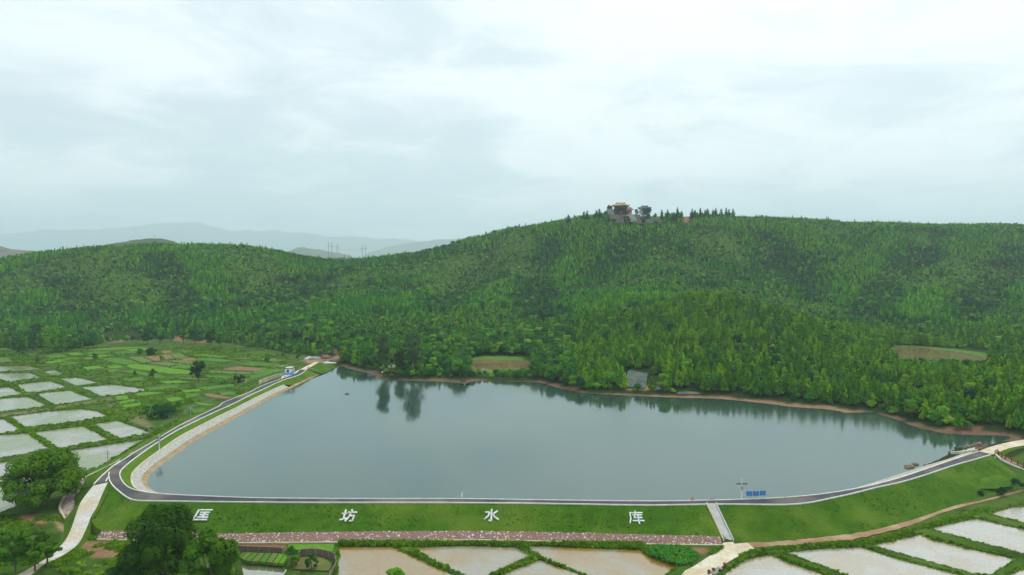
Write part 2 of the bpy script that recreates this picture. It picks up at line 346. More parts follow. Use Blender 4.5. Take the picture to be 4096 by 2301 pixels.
def plot_mat(name, c1, c2, row):
    m, t, out = new_mat(name); b = t.nodes.new('ShaderNodeBsdfPrincipled'); pos = geo_pos(t)
    w = t.nodes.new('ShaderNodeTexWave'); w.inputs['Scale'].default_value = row; w.inputs['Distortion'].default_value = 2.5; w.inputs['Detail'].default_value = 2.0
    mp = t.nodes.new('ShaderNodeMapping'); mp.inputs['Rotation'].default_value = (0, 0, 0.35); t.links.new(pos, mp.inputs[0]); t.links.new(mp.outputs[0], w.inputs[0])
    c = mixc(t, mathn(t, 'MULTIPLY', w.outputs[1], 0.55), c1, c2); c = mixc(t, ramp(t, noise(t, pos, 0.18, 4.0), 0.4, 0.66), c, tuple(0.6 * a + 0.4 * bb for a, bb in zip(c1, c2)))
    c = mixc(t, 1.0, c, mixc(t, noise(t, pos, 1.1, 3.0, 0.7), (0.55, 0.55, 0.55), (1.4, 1.4, 1.4)), 'MULTIPLY')
    t.links.new(c, b.inputs['Base Color']); b.inputs['Roughness'].default_value = 0.95; b.inputs['Specular IOR Level'].default_value = 0.1
    t.links.new(bumpn(t, noise(t, pos, 1.5, 4.0), 0.8, 0.3), b.inputs['Normal']); t.links.new(b.outputs[0], out.inputs[0]); return m
M_plots = {'lime': plot_mat('plot_lime', (0.12, 0.27, 0.02), (0.075, 0.19, 0.02), 0.5), 'green': plot_mat('plot_green', (0.085, 0.20, 0.022), (0.055, 0.14, 0.02), 0.6),
           'olive': plot_mat('plot_olive', (0.135, 0.19, 0.05), (0.095, 0.135, 0.035), 0.8), 'brown': plot_mat('plot_brown', (0.24, 0.16, 0.085), (0.15, 0.12, 0.05), 0.8)}
def ground_mat():
    m, t, out = new_mat('ground_cover'); b = t.nodes.new('ShaderNodeBsdfPrincipled'); pos = geo_pos(t)
    a = t.nodes.new('ShaderNodeAttribute'); a.attribute_name = 'gcol'
    c = mixc(t, 1.0, a.outputs[0], mixc(t, noise(t, pos, 0.12, 6.0, 0.68), (0.45, 0.5, 0.45), (1.6, 1.5, 1.6)), 'MULTIPLY')
    c = mixc(t, 1.0, c, mixc(t, noise(t, pos, 1.4, 3.0, 0.7), (0.55, 0.55, 0.55), (1.42, 1.42, 1.42)), 'MULTIPLY')
    t.links.new(c, b.inputs['Base Color']); b.inputs['Roughness'].default_value = 1.0; b.inputs['Specular IOR Level'].default_value = 0.05
    t.links.new(bumpn(t, noise(t, pos, 0.9, 6.0), 0.9, 0.5), b.inputs['Normal']); t.links.new(b.outputs[0], out.inputs[0]); return m
M_ground = ground_mat()

# ------------------------------------------------------------------ plan of the place, measured from the photograph
CREST = 3.0
INNER = [(1226, 1478.5), (1214, 1489), (1199, 1499), (1171, 1509), (1132, 1521), (1093, 1538), (1047, 1560), (1000, 1582), (932, 1616), (854, 1651), (777, 1688), (699, 1727),
         (621, 1776), (544, 1830), (515, 1853), (489, 1876), (479, 1895), (485, 1919), (508, 1946), (543, 1961), (602, 1972), (699, 1980), (815, 1985), (1000, 1992), (1288, 1995.5),
         (1482, 1996), (1850, 1996.5), (2238, 2002), (2549, 2005.6), (2700, 2005), (2855, 2002), (2991, 1998), (3088, 1994), (3204, 1986), (3296, 1976), (3400, 1960), (3504, 1938), (3607, 1910), (3711, 1874.5), (3815, 1839), (3915, 1806)]
OUTER = [(1200, 1478), (1186, 1492), (1163, 1502), (1124, 1516), (1078, 1532), (1039, 1548), (1000, 1568.5), (935, 1594), (893, 1611), (881, 1621), (868, 1630), (777, 1673), (699, 1713.6), (621, 1762), (544, 1807),
         (505, 1833), (450, 1868), (437, 1890), (435, 1911), (442, 1930), (458, 1950), (485, 1973), (512, 1992), (543, 2002), (602, 2004), (737, 2006), (900, 2008), (1172, 2010.5), (1482, 2010.8), (1850, 2011.4),
         (2160, 2014.5), (2549, 2021), (2700, 2020), (2828, 2018), (2933, 2017.6), (3088, 2019), (3165, 2018), (3243, 2010), (3320, 1994), (3400, 1977), (3504, 1951), (3607, 1928), (3711, 1897), (3815, 1862), (3900, 1838), (3969, 1818)]
WATERLINE = [(1373, 1465), (1344, 1467), (1310, 1484), (1264, 1502.6), (1236, 1516.6), (1183.5, 1543), (1124, 1571), (1070, 1600.6), (1033, 1625), (1000, 1642), (893, 1704), (815.5, 1746.6), (737.6, 1798), (660, 1852.6), (605.6, 1887.5), (590, 1911),
             (592, 1934), (605.6, 1953.5), (644, 1976), (735, 1992), (850, 1997), (1030, 2003), (1300, 2006), (1900, 2008), (2540, 2017), (2830, 2013), (3060, 2005), (3240, 1990), (3370, 1967), (3480, 1934), (3590, 1898), (3690, 1866), (3753, 1847.5), (3798, 1830), (3803, 1812), (3820, 1802)]
SHORE = [(3820, 1802), (3860, 1793), (3915, 1778), (3975, 1776), (4005, 1766), (4040, 1755), (4036, 1746), (3990, 1742), (3877, 1739.5), (3815, 1736), (3769, 1732), (3690, 1714.5), (3640, 1700), (3616, 1688), (3570, 1674), (3523, 1659), (3484, 1649.5), (3383, 1651), (3360, 1645.6), (3290, 1636),
         (3174, 1628), (3096, 1618), (3000, 1607), (2893, 1597), (2780, 1592), (2660, 1589), (2466, 1579.6), (2349.5, 1574), (2272, 1560), (2221, 1548.5), (2155, 1531), (2070, 1528), (2000, 1525), (1910, 1525), (1870, 1531), (1858, 1543), (1842, 1533),
         (1738, 1526), (1582, 1521), (1530, 1519), (1501, 1513.6), (1505, 1506), (1481, 1496), (1427, 1482.5), (1388, 1473), (1373, 1465)]
PW = lambda pts, z=0.0: P([p[0] for p in pts], [p[1] for p in pts], z)
innerW = spline(PW(INNER, CREST), 4); outerW = spline(PW(OUTER, CREST), 4)
waterW = PW(WATERLINE); shoreW = spline(PW(SHORE), 3)
lakeW = np.vstack([waterW, shoreW[1:-1]])
r1 = lambda p: ZR(p, 2.575, 0, 1300)
r2 = lambda p: ZR(p, 2.576, 0, 1740)
ZL, ZF = -2.2, -2.5
PAD_L = [r1(p) for p in (
    [(0 - 150, 428), (280, 420), (430, 455), (320, 468), (0, 485), (-150, 490)], [(-150, 505), (300, 490), (445, 550), (100, 592), (0, 560), (-150, 560)], [(450, 482), (560, 465), (680, 515), (540, 530)],
    [(165, 612), (520, 577), (700, 645), (400, 698), (270, 702)], [(590, 555), (780, 540), (1050, 600), (790, 630)], [(830, 642), (1150, 612), (1330, 635), (1590, 665), (1300, 715), (1050, 740)],
    [(370, 708), (720, 674), (960, 768), (640, 818), (560, 823)], [(-150, 650), (90, 640), (250, 715), (0, 752), (-150, 752)], [(-150, 772), (280, 738), (505, 840), (300, 870), (0, 902), (-150, 908)],
    [(95, 947), (500, 892), (830, 867), (1000, 887), (1125, 945), (880, 983), (285, 1066)], [(-150, 970), (40, 967), (220, 1093), (0, 1126), (-150, 1138)], [(350, 1107), (860, 1038), (1135, 1190), (605, 1276)],
    [(940, 1022), (1210, 987), (1500, 1090), (1570, 1125), (1222, 1172)], [(-200, 1145), (285, 1119), (530, 1290), (0, 1376), (-200, 1396)], [(610, 1314), (1490, 1180), (1300, 1300), (1150, 1390), (1000, 1480), (840, 1518), (780, 1400)])]
PAD_L += [r2([(-200, 310), (300, 255), (420, 300), (430, 560), (250, 690), (80, 780), (-200, 880)]), r2([(-200, 930), (60, 950), (120, 990), (60, 1010), (-200, 1030)])]
PAD_F = [[(1360, 2186), (1579, 2185), (1600, 2206), (1657, 2229), (1793, 2291), (1850, 2325), (1340, 2345), (1347, 2300), (1354, 2230)],
         [(1640, 2188), (1850, 2181), (2066, 2188), (2118, 2222), (2113, 2233), (1966, 2298), (1900, 2330), (1862, 2302), (1722, 2238)],
         [(2110, 2181), (2568, 2199), (2607, 2230), (2712, 2263), (2657, 2301), (2630, 2340), (2420, 2340), (2351, 2301), (2238, 2261), (2164, 2228), (2116, 2199)],
         [(2157, 2240), (2331, 2303), (2380, 2345), (1930, 2345), (2003, 2302)]]
PAD_R = [[(2894, 2301), (2979, 2240), (3060, 2219), (3099, 2225), (3126, 2241), (3235, 2278), (3305, 2302), (3350, 2345), (2850, 2345)],
         [(3132, 2212), (3300, 2196), (3441, 2188), (3587, 2237), (3836, 2301), (3930, 2345), (3450, 2345), (3379, 2300), (3296, 2269), (3204, 2239)],
         [(3489, 2183), (3682, 2138), (3711, 2154), (3877, 2196), (4043, 2233), (4052, 2240), (3960, 2301), (3894, 2297), (3670, 2236), (3566, 2206)],
         [(3711, 2117), (3906, 2075), (4096, 2120), (4270, 2162), (4270, 2256), (4090, 2217), (4002, 2193), (3836, 2152)],
         [(3956, 2058), (4035, 2033), (4096, 2027), (4270, 2012), (4270, 2135), (4096, 2096)], [(4039, 2303), (4096, 2278), (4270, 2240), (4270, 2360), (4010, 2360)]]
GPOND = [(968, 2261), (1129, 2267), (1148, 2281), (1133, 2301), (1100, 2345), (940, 2345), (975, 2301)]
POND_R = [(3562, 1393), (3620, 1391), (3678, 1392), (3775, 1405), (3853, 1416), (3950, 1438), (3892, 1451), (3780, 1449), (3678, 1445), (3601, 1436), (3560, 1408)]; ZPR = 3.5
POND_M = [(1872, 1450), (1950, 1446), (2010, 1447), (2085, 1450), (2130, 1466), (2110, 1480), (2060, 1490), (1950, 1486), (1900, 1472)]; ZPM = 1.0
waters = []   # (world polygon, water level, material)
for p in PAD_L: waters.append((PW(p, ZL), ZL, M_padL))
for p in PAD_F: waters.append((PW(p, ZF), ZF, M_padF))
for p in PAD_R: waters.append((PW(p, ZF), ZF, M_padR))
waters.append((PW(GPOND, -2.7), -2.7, M_gpond)); waters.append((PW(POND_R, ZPR), ZPR, M_pond)); waters.append((PW(POND_M, ZPM), ZPM, M_pond))
N_PAD = len(PAD_L) + len(PAD_F) + len(PAD_R)

# ------------------------------------------------------------------ terrain height: thin-plate spline through measured points
ctl = []
for u, v, z in [(100, 2250, -2.3), (-300, 2250, -2.3), (0, 1900, -1.8), (-200, 1750, -1.8), (300, 1700, -1.8), (0, 1600, -1.8), (400, 1600, -1.8), (560, 1760, -1.8), (330, 1960, -1.8), (0, 1480, -1.7), (500, 1450, -1.2), (300, 1500, -1.6), (900, 1500, -1.4),
                (700, 1600, -1.6), (1000, 1420, 0.4), (300, 1405, 0.0), (700, 1385, 0.5), (0, 1385, 0.2), (1100, 1470, -0.6), (1250, 1432, 2.4), (1330, 1418, 3.4), (600, 2250, -2.3), (300, 2150, -2.2), (1200, 2290, -2.2), (2000, 2200, -2.1), (2000, 2300, -2.1),
                (2800, 2290, -2.1), (2900, 2190, -1.95), (3500, 2250, -2.1), (3500, 2150, -2.0), (4000, 2200, -2.1), (4090, 2060, -2.0), (3900, 2010, -1.9), (1400, 2190, -2.1), (4000, 1800, 2.6), (4090, 1775, 3.4), (4060, 1870, 1.2), (4090, 1930, -0.6), (4300, 1950, -0.5), (4300, 1800, 3), (1290, 1450, 1.8)]:
    ctl.append(P(u, v, z))
for u, v, d in [(0, 1330, 560), (300, 1310, 590), (600, 1320, 575), (900, 1330, 550), (100, 1200, 680), (400, 1180, 700), (800, 1180, 690), (-300, 1200, 700), (0, 1073, 780), (250, 1032, 800), (540, 1002, 830), (800, 997, 850), (1000, 1000, 870), (1160, 1026, 880), (1250, 1050, 900), (-300, 1130, 760),
                (1330, 1050, 1000), (1500, 1044, 1020), (1700, 1018, 1000), (1850, 970, 980), (1150, 1180, 720), (1000, 1250, 640), (1200, 1300, 560), (1300, 1380, 460), (1500, 1225, 600), (1750, 1165, 690), (2000, 1080, 800), (1350, 1180, 700), (1550, 1132, 770), (1750, 1100, 800),
                (2000, 936, 930), (2150, 906, 920), (2300, 890, 900), (2400, 882, 885), (2560, 882, 880), (2700, 886, 890), (2790, 876, 905), (2900, 874, 930), (3100, 877, 960), (3300, 889, 980), (3500, 899, 1000), (3800, 904, 1020), (4096, 911, 1040), (4500, 915, 1060),
                (2200, 1050, 780), (2500, 1050, 760), (2300, 1200, 620), (2500, 1200, 600), (2100, 1300, 520), (2000, 1400, 430), (1700, 1400, 430), (2300, 1400, 425), (2500, 1450, 365), (2650, 1310, 440), (2850, 1196, 470), (3000, 1228, 460), (3150, 1310, 430), (3300, 1370, 410), (3450, 1430, 385), (2850, 1400, 370), (3100, 1450, 350), (2600, 1450, 352), (3400, 1550, 308), (3650, 1550, 308),
                (2850, 1232, 570), (3100, 1282, 580), (3300, 1300, 560), (3000, 1050, 780), (3300, 1050, 780), (3600, 1150, 680), (3300, 1180, 660), (3900, 1345, 500), (4096, 1300, 560), (4300, 1400, 420), (4096, 1450, 380), (4000, 1550, 308), (4150, 1640, 255), (3900, 1620, 275), (4096, 1150, 700), (3800, 1050, 800), (4500, 1150, 720), (3700, 1370, 480), (3450, 1330, 520)]:
    ctl.append(PD(u, v, d))
for p in PW(POND_R[::2], ZPR + 0.5): ctl.append(p + np.array([0, 0, 0.3]))
for p in PW(POND_M[::2], ZPM + 0.5): ctl.append(p + np.array([0, 0, 0.3]))
for p in shoreW[::6]: ctl.append(p + np.array([0, 0, 0.4]))
for x, y, z in [(-1000, 1100, 20), (-600, 1120, 30), (-250, 1150, 25), (0, 1200, 40), (200, 1150, 60), (500, 1200, 70), (900, 1250, 70), (-1400, 1700, 0), (0, 1700, 0), (1400, 1700, 10), (0, 60, -3), (-250, 60, -3), (250, 60, -3), (-300, 150, -2.2), (300, 150, -2), (900, 700, 20), (-900, 600, 0), (700, 300, 10), (-500, 300, -1.8), (-1100, 1400, 5), (1200, 1500, 20)]:
    ctl.append(np.array([x, y, z], float))
ctl = np.array(ctl)
def _U(r2): return 0.5 * r2 * np.log(r2 + 1e-9)
SC = 200.0
_c = ctl[:, :2] / SC; _n = len(_c)
_K = _U(((_c[:, None] - _c[None]) ** 2).sum(-1)) + np.eye(_n) * 0.002
_A = np.zeros((_n + 3, _n + 3)); _A[:_n, :_n] = _K; _A[:_n, _n] = 1; _A[:_n, _n + 1:] = _c; _A[_n:, :_n] = _A[:_n, _n:].T
_W = np.linalg.solve(_A, np.r_[ctl[:, 2], 0, 0, 0])
def tps(x, y):
    x = np.atleast_1d(np.asarray(x, float)); y = np.atleast_1d(np.asarray(y, float)); out = np.empty(x.size); xf = x.ravel() / SC; yf = y.ravel() / SC
    for i in range(0, x.size, 40000):
        a, b = xf[i:i + 40000], yf[i:i + 40000]
        out[i:i + 40000] = _U((a[:, None] - _c[None, :, 0]) ** 2 + (b[:, None] - _c[None, :, 1]) ** 2) @ _W[:_n] + _W[_n] + _W[_n + 1] * a + _W[_n + 2] * b
    return out.reshape(x.shape)
GULLY = [([(2560, 1290, 520), (2700, 1250, 545), (2850, 1232, 565), (3100, 1282, 575), (3350, 1330, 535)], 7.0, 24.0), ([(3300, 1190, 650), (3180, 1080, 760), (3080, 980, 850)], 8.0, 22.0), ([(1780, 1230, 610), (1850, 1140, 720), (1960, 1030, 840)], 8.0, 24.0),
         ([(3450, 1260, 590), (3560, 1140, 710), (3680, 1020, 840)], 7.0, 22.0), ([(2180, 1290, 530), (2120, 1150, 690), (2200, 1000, 840)], 5.0, 20.0), ([(3850, 1290, 560), (3950, 1150, 700), (4060, 1010, 850)], 7.0, 22.0), ([(350, 1290, 610), (300, 1170, 700), (200, 1080, 770)], 6.0, 22.0), ([(760, 1290, 610), (700, 1160, 710), (640, 1050, 800)], 6.0, 20.0)]
GULLY = [([tuple(PD(*q)[:2]) for q in ln], dp, w) for ln, dp, w in GULLY]
def zt(x, y, carve=True):
    """ground height"""
    x = np.atleast_1d(np.asarray(x, float)); y = np.atleast_1d(np.asarray(y, float)); z = tps(x, y)
    hw = smooth(4, 30, z); dmp = smooth(20, 90, dline(x, y, [(70, 890), (330, 905)])) * (1 - .85 * smooth(760, 900, y)); z = z + hw * dmp * (fbm(x, y, 150, 4) * 13.0 + fbm(x + 300, y, 50, 3) * 3.5) + (1 - hw) * fbm(x, y, 14, 3) * 0.12
    for ln, dp, w in GULLY: z = z - hw * dp * np.exp(-(dline(x, y, ln) / w) ** 2)
    sh = dline(x, y, shoreW); inside = inpoly(x, y, lakeW)
    nat = smooth(1.0, 24.0, sh); z = np.where(inside, z, (0.04 + 0.13 * sh) * (1 - nat) + np.maximum(z, 0.5) * nat) * (sh < 24) + z * (sh >= 24)
    if carve:
        dl = dline(x, y, lakeW, True); z = np.where(inside, -0.12 * np.minimum(dl, 20) - 0.02, z)
        for poly, zw, m in waters:
            x0, y0 = poly[:, :2].min(0) - 4; x1, y1 = poly[:, :2].max(0) + 4; k = (x > x0) & (x < x1) & (y > y0) & (y < y1)
            if not k.any(): continue
            ins = inpoly(x[k], y[k], poly); d = dline(x[k], y[k], poly, True); s = np.where(ins, d, -d)
            zk = z[k]; z[k] = np.where(s > -0.9, np.minimum(zk, np.where(s > 0, zw - 0.05 - 0.5 * np.minimum(s, 0.7), zw + 0.55 * -s)), zk)
    return z
def G(u, v, lift=0.0):
    """ground point seen at photo pixel (flat ground)"""
    u = np.atleast_1d(np.asarray(u, float)); v = np.atleast_1d(np.asarray(v, float)); z = np.zeros(u.shape)
    for _ in range(10): p = P(u, v, z); z = 0.5 * z + 0.5 * zt(p[..., 0], p[..., 1], False)
    p = P(u, v, z); p[..., 2] += lift; return p

ys = np.r_[np.exp(np.arange(math.log(85), math.log(420), 0.0036)), np.exp(np.arange(math.log(420), math.log(1750), 0.0085))]
ss = np.linspace(-1, 1, 780) * 0.95
YY, SS = np.meshgrid(ys, ss, indexing='ij'); XX = SS * (YY + 25)
ZZ = zt(XX.ravel(), YY.ravel()).reshape(XX.shape)
far = smooth(1150, 1600, YY); ZZ = ZZ * (1 - far) + np.clip(ZZ, -5, 15) * far
nr, nc = XX.shape
verts = np.stack([XX, YY, ZZ], -1).reshape(-1, 3)
idx = np.arange(nr * nc).reshape(nr, nc)
quads = np.stack([idx[:-1, :-1], idx[:-1, 1:], idx[1:, 1:], idx[1:, :-1]], -1).reshape(-1, 4)
gm = bpy.data.meshes.new('ground'); gm.vertices.add(len(verts)); gm.vertices.foreach_set('co', verts.ravel())
gm.loops.add(quads.size); gm.loops.foreach_set('vertex_index', quads.ravel().astype(np.int32)); gm.polygons.add(len(quads))
gm.polygons.foreach_set('loop_start', np.arange(0, quads.size, 4, dtype=np.int32)); gm.polygons.foreach_set('loop_total', np.full(len(quads), 4, np.int32))
gm.polygons.foreach_set('use_smooth', np.ones(len(quads), bool)); gm.update(); gm.validate()
# ground colour: what grows or lies there
vx, vy, vz = verts.T
pu, pv = PROJ(verts)
colr = np.empty((len(verts), 3)); colr[:] = (0.024, 0.044, 0.010)                                  # forest floor
FIELD_PX = [(-900, 1400), (0, 1395), (300, 1395), (420, 1372), (560, 1358), (700, 1355), (860, 1362), (1000, 1388), (1150, 1412), (1290, 1430), (1345, 1440), (1330, 1480), (1100, 1600), (700, 1900), (700, 1985), (1500, 2010), (3100, 2010), (3969, 1830), (4040, 1835), (4200, 1760), (6000, 1750), (6000, 4000), (-4000, 4000)]
fieldm = inpoly(pu, pv, FIELD_PX) & (vy < 620)
k = fieldm; nz = fbm(vx, vy, 18, 4); nz2 = fbm(vx + 90, vy, 5, 3)
fcol = np.array((0.050, 0.112, 0.014)) * (1 - smooth(-0.25, 0.3, nz))[:, None] + np.array((0.072, 0.130, 0.022)) * smooth(-0.25, 0.3, nz)[:, None]
fcol = fcol * (1 - 0.4 * smooth(0.1, 0.4, nz2))[:, None]; colr[k] = fcol[k]
fl = (~fieldm) & (fbm(vx, vy, 60, 3) > 0.12) & (vz > 12); colr[fl] = (0.062, 0.125, 0.016)            # open grassy slopes
sh = dline(vx, vy, shoreW); bank = (vz > -0.6) & (sh < 2.3 + 4.0 * nz2 + 2.5 * nz)
colr[bank & ~((pu > 3950) & (pv > 1765))] = np.array((0.150, 0.098, 0.062))
red = (np.array(pu > 2420) & (pu < 3480) & (sh < 2.6 + 4 * nz + 2 * nz2) & (vz > -0.6)); colr[red] = (0.26, 0.165, 0.095)
for pp_ in (POND_R, POND_M):
    w_p = PW(pp_, ZPR if pp_ is POND_R else ZPM); k = (dline(vx, vy, w_p, True) < 13) & (vz > (ZPR if pp_ is POND_R else ZPM)); colr[k] = (0.085, 0.185, 0.022); k = (dline(vx, vy, w_p, True) < 1.6) & (vz > (ZPR if pp_ is POND_R else ZPM)); colr[k] = (0.22, 0.14, 0.09)
for poly, c in [([(1330, 1438), (1300, 1452), (1230, 1455), (1210, 1440), (1250, 1430), (1335, 1431), (1345, 1422), (1335, 1398), (1345, 1397), (1362, 1425), (1365, 1440), (1350, 1447)], (0.30, 0.19, 0.12)),
                ([(320, 1353), (395, 1350), (470, 1358), (545, 1358), (470, 1368), (400, 1372), (330, 1370)], (0.36, 0.26, 0.20)), ([(700, 1340), (735, 1345), (740, 1365), (700, 1362)], (0.30, 0.15, 0.10)), ([(770, 1360), (815, 1362), (825, 1372), (775, 1372)], (0.28, 0.14, 0.09)),
                (r1([(0, 125), (45, 120), (45, 165), (0, 175)]), (0.33, 0.15, 0.10)), ([(80, 2065), (175, 2055), (195, 2080), (175, 2097), (90, 2090)], (0.28, 0.14, 0.09)), ([(215, 2080), (270, 2110), (275, 2140), (240, 2120)], (0.32, 0.23, 0.12)),
                ([(330, 2165), (510, 2170), (530, 2200), (480, 2230), (370, 2230), (320, 2190)], (0.24, 0.15, 0.08)), ([(930, 2178), (1140, 2178), (1150, 2200), (1125, 2210), (930, 2188)], (0.22, 0.10, 0.065)), ([(2760, 2190), (2830, 2195), (2835, 2205), (2805, 2218), (2770, 2205)], (0.28, 0.16, 0.085)),
                ([(3810, 1690), (3930, 1705), (3925, 1725), (3850, 1735), (3760, 1728)], (0.17, 0.10, 0.06)), ([(2560, 1540), (2620, 1550), (2640, 1562), (2490, 1560), (2490, 1545)], (0.33, 0.20, 0.10)), ([(2735, 866), (2755, 868), (2762, 896), (2730, 896)], (0.27, 0.14, 0.10)),
                (r1([(1080, 790), (1200, 790), (1330, 880), (1480, 960), (1600, 1060), (1540, 1080), (1350, 980), (1180, 880)]), (0.17, 0.17, 0.08)), (r1([(0, 925), (500, 850), (1000, 775), (1180, 745), (1160, 765), (1000, 795), (520, 870), (0, 950)]), (0.17, 0.16, 0.075))]:
    k = inpoly(pu, pv, poly) & (vz < 130); colr[k] = c
# soften borders of the ground cover
cg = colr.reshape(nr, nc, 3)
for _ in range(2): cg[1:-1, 1:-1] = (cg[1:-1, 1:-1] * 2 + cg[:-2, 1:-1] + cg[2:, 1:-1] + cg[1:-1, :-2] + cg[1:-1, 2:]) / 6
at = gm.color_attributes.new('gcol', 'FLOAT_COLOR', 'POINT'); at.data.foreach_set('color', np.c_[cg.reshape(-1, 3), np.ones(len(verts))].astype(np.float32).ravel())
gm.materials.append(M_ground)
ground = link(bpy.data.objects.new('ground', gm)); tag(ground, 'rolling green ground of valley fields and hills', kind='structure')
plain = mesh_obj('far_plain', [(-15000, 1650, -8), (15000, 1650, -8), (15000, 20500, -8), (-15000, 20500, -8), (-11500, -250, -9), (11500, -250, -9)], [(0, 1, 2, 3), (4, 5, 1, 0)], mat('plain_cover', (0.05, 0.10, 0.02), (0.08, 0.12, 0.03), 0.01, 1.0)); tag(plain, 'flat green plain beyond the hills', kind='structure')

def flat_poly(name, pts, m, parent=None):
    bm = bmesh.new(); vs = [bm.verts.new(tuple(map(float, p))) for p in pts]; f = bm.faces.new(vs)
    if f.normal.z < 0: f.normal_flip()
    bmesh.ops.triangulate(bm, faces=bm.faces[:]); me = bpy.data.meshes.new(name); bm.to_mesh(me); bm.free(); me.materials.append(m)
    o = link(bpy.data.objects.new(name, me), parent); face_up(o); return o
def grow(poly, d):
    p = np.asarray(poly, float); c = p[:, :2].mean(0); q = p.copy()
    e = np.roll(p[:, :2], -1, 0) - np.roll(p[:, :2], 1, 0); n = np.stack([e[:, 1], -e[:, 0]], -1); n /= np.linalg.norm(n, axis=1)[:, None]
    if ((p[:, :2] - c) * n).sum() < 0: n = -n
    q[:, :2] += n * d; return q
lk = lakeW.copy(); lk[:, 2] = 0.0
lake = flat_poly('reservoir_water', grow(lk, 2.5), M_lake); tag(lake, 'calm grey-green reservoir water behind the dam', kind='structure')
for i, (poly, zw, m) in enumerate(waters):
    o = flat_poly('paddy_water' if i < N_PAD else 'pond_water', grow(poly, 0.8), m)
    tag(o, kind='structure', label='shallow flooded paddy with a mirror sheen' if i < N_PAD else 'small muddy pond')
# ------------------------------------------------------------------ the dam: crest road, kerbs, slopes
NI = 300
inn = resample(innerW, NI)
od = resample(outerW, 1500)
js = []; j0 = 0
for p in inn:
    d2 = ((od[:, :2] - p[:2]) ** 2).sum(1); d2[:j0] = 1e9; d2[j0 + 60:] = 1e9
    j = int(np.argmin(d2)); j = max(j, j0); js.append(j); j0 = j
js[-1] = 1499
js = np.array(js, float)
for _ in range(6): js[1:-1] = (js[:-2] + js[1:-1] * 2 + js[2:]) / 4
out_m = od[np.clip(js.round().astype(int), 0, 1499)]
road = ribbon('crest_road', inn, out_m, M_asphalt, None, 3); tag(road, 'dark asphalt road along the dam crest', kind='structure')
bar_along('kerb', inn + np.array([0, 0, -0.15]), 0.24, 0.30, M_kerb, road)
iv = int(np.argmin(((od[:, :2] - P(437, 1890, CREST)[:2]) ** 2).sum(1))); ir = int(np.argmin(((od[:, :2] - P(450, 1868, CREST)[:2]) ** 2).sum(1)))
ih = int(np.argmin(((od[:, :2] - P(1124, 1516, CREST)[:2]) ** 2).sum(1)))
bar_along('kerb', od[iv:][::4] + np.array([0, 0, -0.15]), 0.24, 0.30, M_kerb, road)
bar_along('kerb', od[ih:ir][::4] + np.array([0, 0, -0.15]), 0.24, 0.30, M_kerb, road)

# downstream face, pairs (crest kerb px -> foot px, foot height)
ZG = -0.77
PAIR = [((435, 1911), (365, 2083, 0.25)), ((442, 1930), (372, 2094, 0.0)), ((458, 1950), (385, 2110, -0.4)), ((512, 1992), (408, 2122, -0.7)), ((602, 2004), (560, 2125, ZG)), ((900, 2008), (900, 2135, ZG)), ((1288, 2010.6), (1288, 2128, ZG)), ((1900, 2011.5), (1900, 2124, ZG)),
        ((2160, 2014.5), (2160, 2129, ZG)), ((2471, 2019.7), (2471, 2136, ZG)), ((2790, 2018.6), (2840, 2145, ZG)), ((2828, 2018), (2886, 2150, -1.0)), ((2863, 2018), (2932, 2167, -1.9)), ((3000, 2018), (3060, 2164, -1.95)), ((3165, 2018), (3204, 2154, -1.95)), ((3320, 1994), (3359, 2140, -1.95)), ((3504, 1951), (3504, 2121, -1.95)),
        ((3660, 1912), (3670, 2076, -1.95)), ((3815, 1862), (3836, 2018, -1.95)), ((3900, 1838), (3975, 1975, -1.7)), ((3969, 1818), (4150, 1945, -1.2))]
TA = PW([a for a, b in PAIR], CREST); TB = np.array([P(*b) for a, b in PAIR])
jj = np.array([np.argmin(((od[:, :2] - p[:2]) ** 2).sum(1)) for p in TA])
tt = np.arange(jj[0], 1500, 3); topl = od[tt] + np.array([0, 0, -0.06]); footl = np.stack([np.interp(tt, jj, TB[:, k]) for k in range(3)], -1)
for _ in range(8): footl[1:-1] = (footl[:-2] + 2 * footl[1:-1] + footl[2:]) / 4
def slope_bump(v, f): return -0.42 * (np.abs(v[:, 0] - 48.1) < 1.5) * np.sin(np.pi * np.clip(f, 0, 1)) ** .3 + np.sin(np.pi * np.clip(f, 0, 1)) * (fbm(v[:, 0], v[:, 1], 5, 4) * 0.22 + fbm(v[:, 0] + 50, v[:, 1], 22, 2) * 0.25)
face = ribbon('dam_face', topl, footl, M_slope, None, 40, slope_bump); tag(face, 'grassy downstream face of the dam', kind='structure')
# hem that carries the face below the ground
ribbon('face_foot', footl, footl + np.array([0, -0.6, -1.6]), M_slope, face)
# strip of bare dark edge under the kerb is the kerb's own shadow; left side bank towards the paddies
sel = od[:ir + 1:6]; d = np.gradient(sel[:, :2], axis=0); d /= np.linalg.norm(d, axis=1)[:, None]
nl = np.stack([d[:, 1], -d[:, 0]], -1)
if nl[:, 0].mean() > 0: nl = -nl
foot = sel.copy(); foot[:, :2] += nl * 12.0; foot[:, 2] = zt(foot[:, 0], foot[:, 1], False) - 0.3
lb = ribbon('left_bank', sel + np.array([0, 0, -0.06]), foot, M_verge, None, 12, lambda v, f: np.sin(np.pi * f) * (fbm(v[:, 0], v[:, 1], 4, 3) * 0.3 - 0.25)); tag(lb, 'grass bank between the crest road and the paddies', kind='structure')

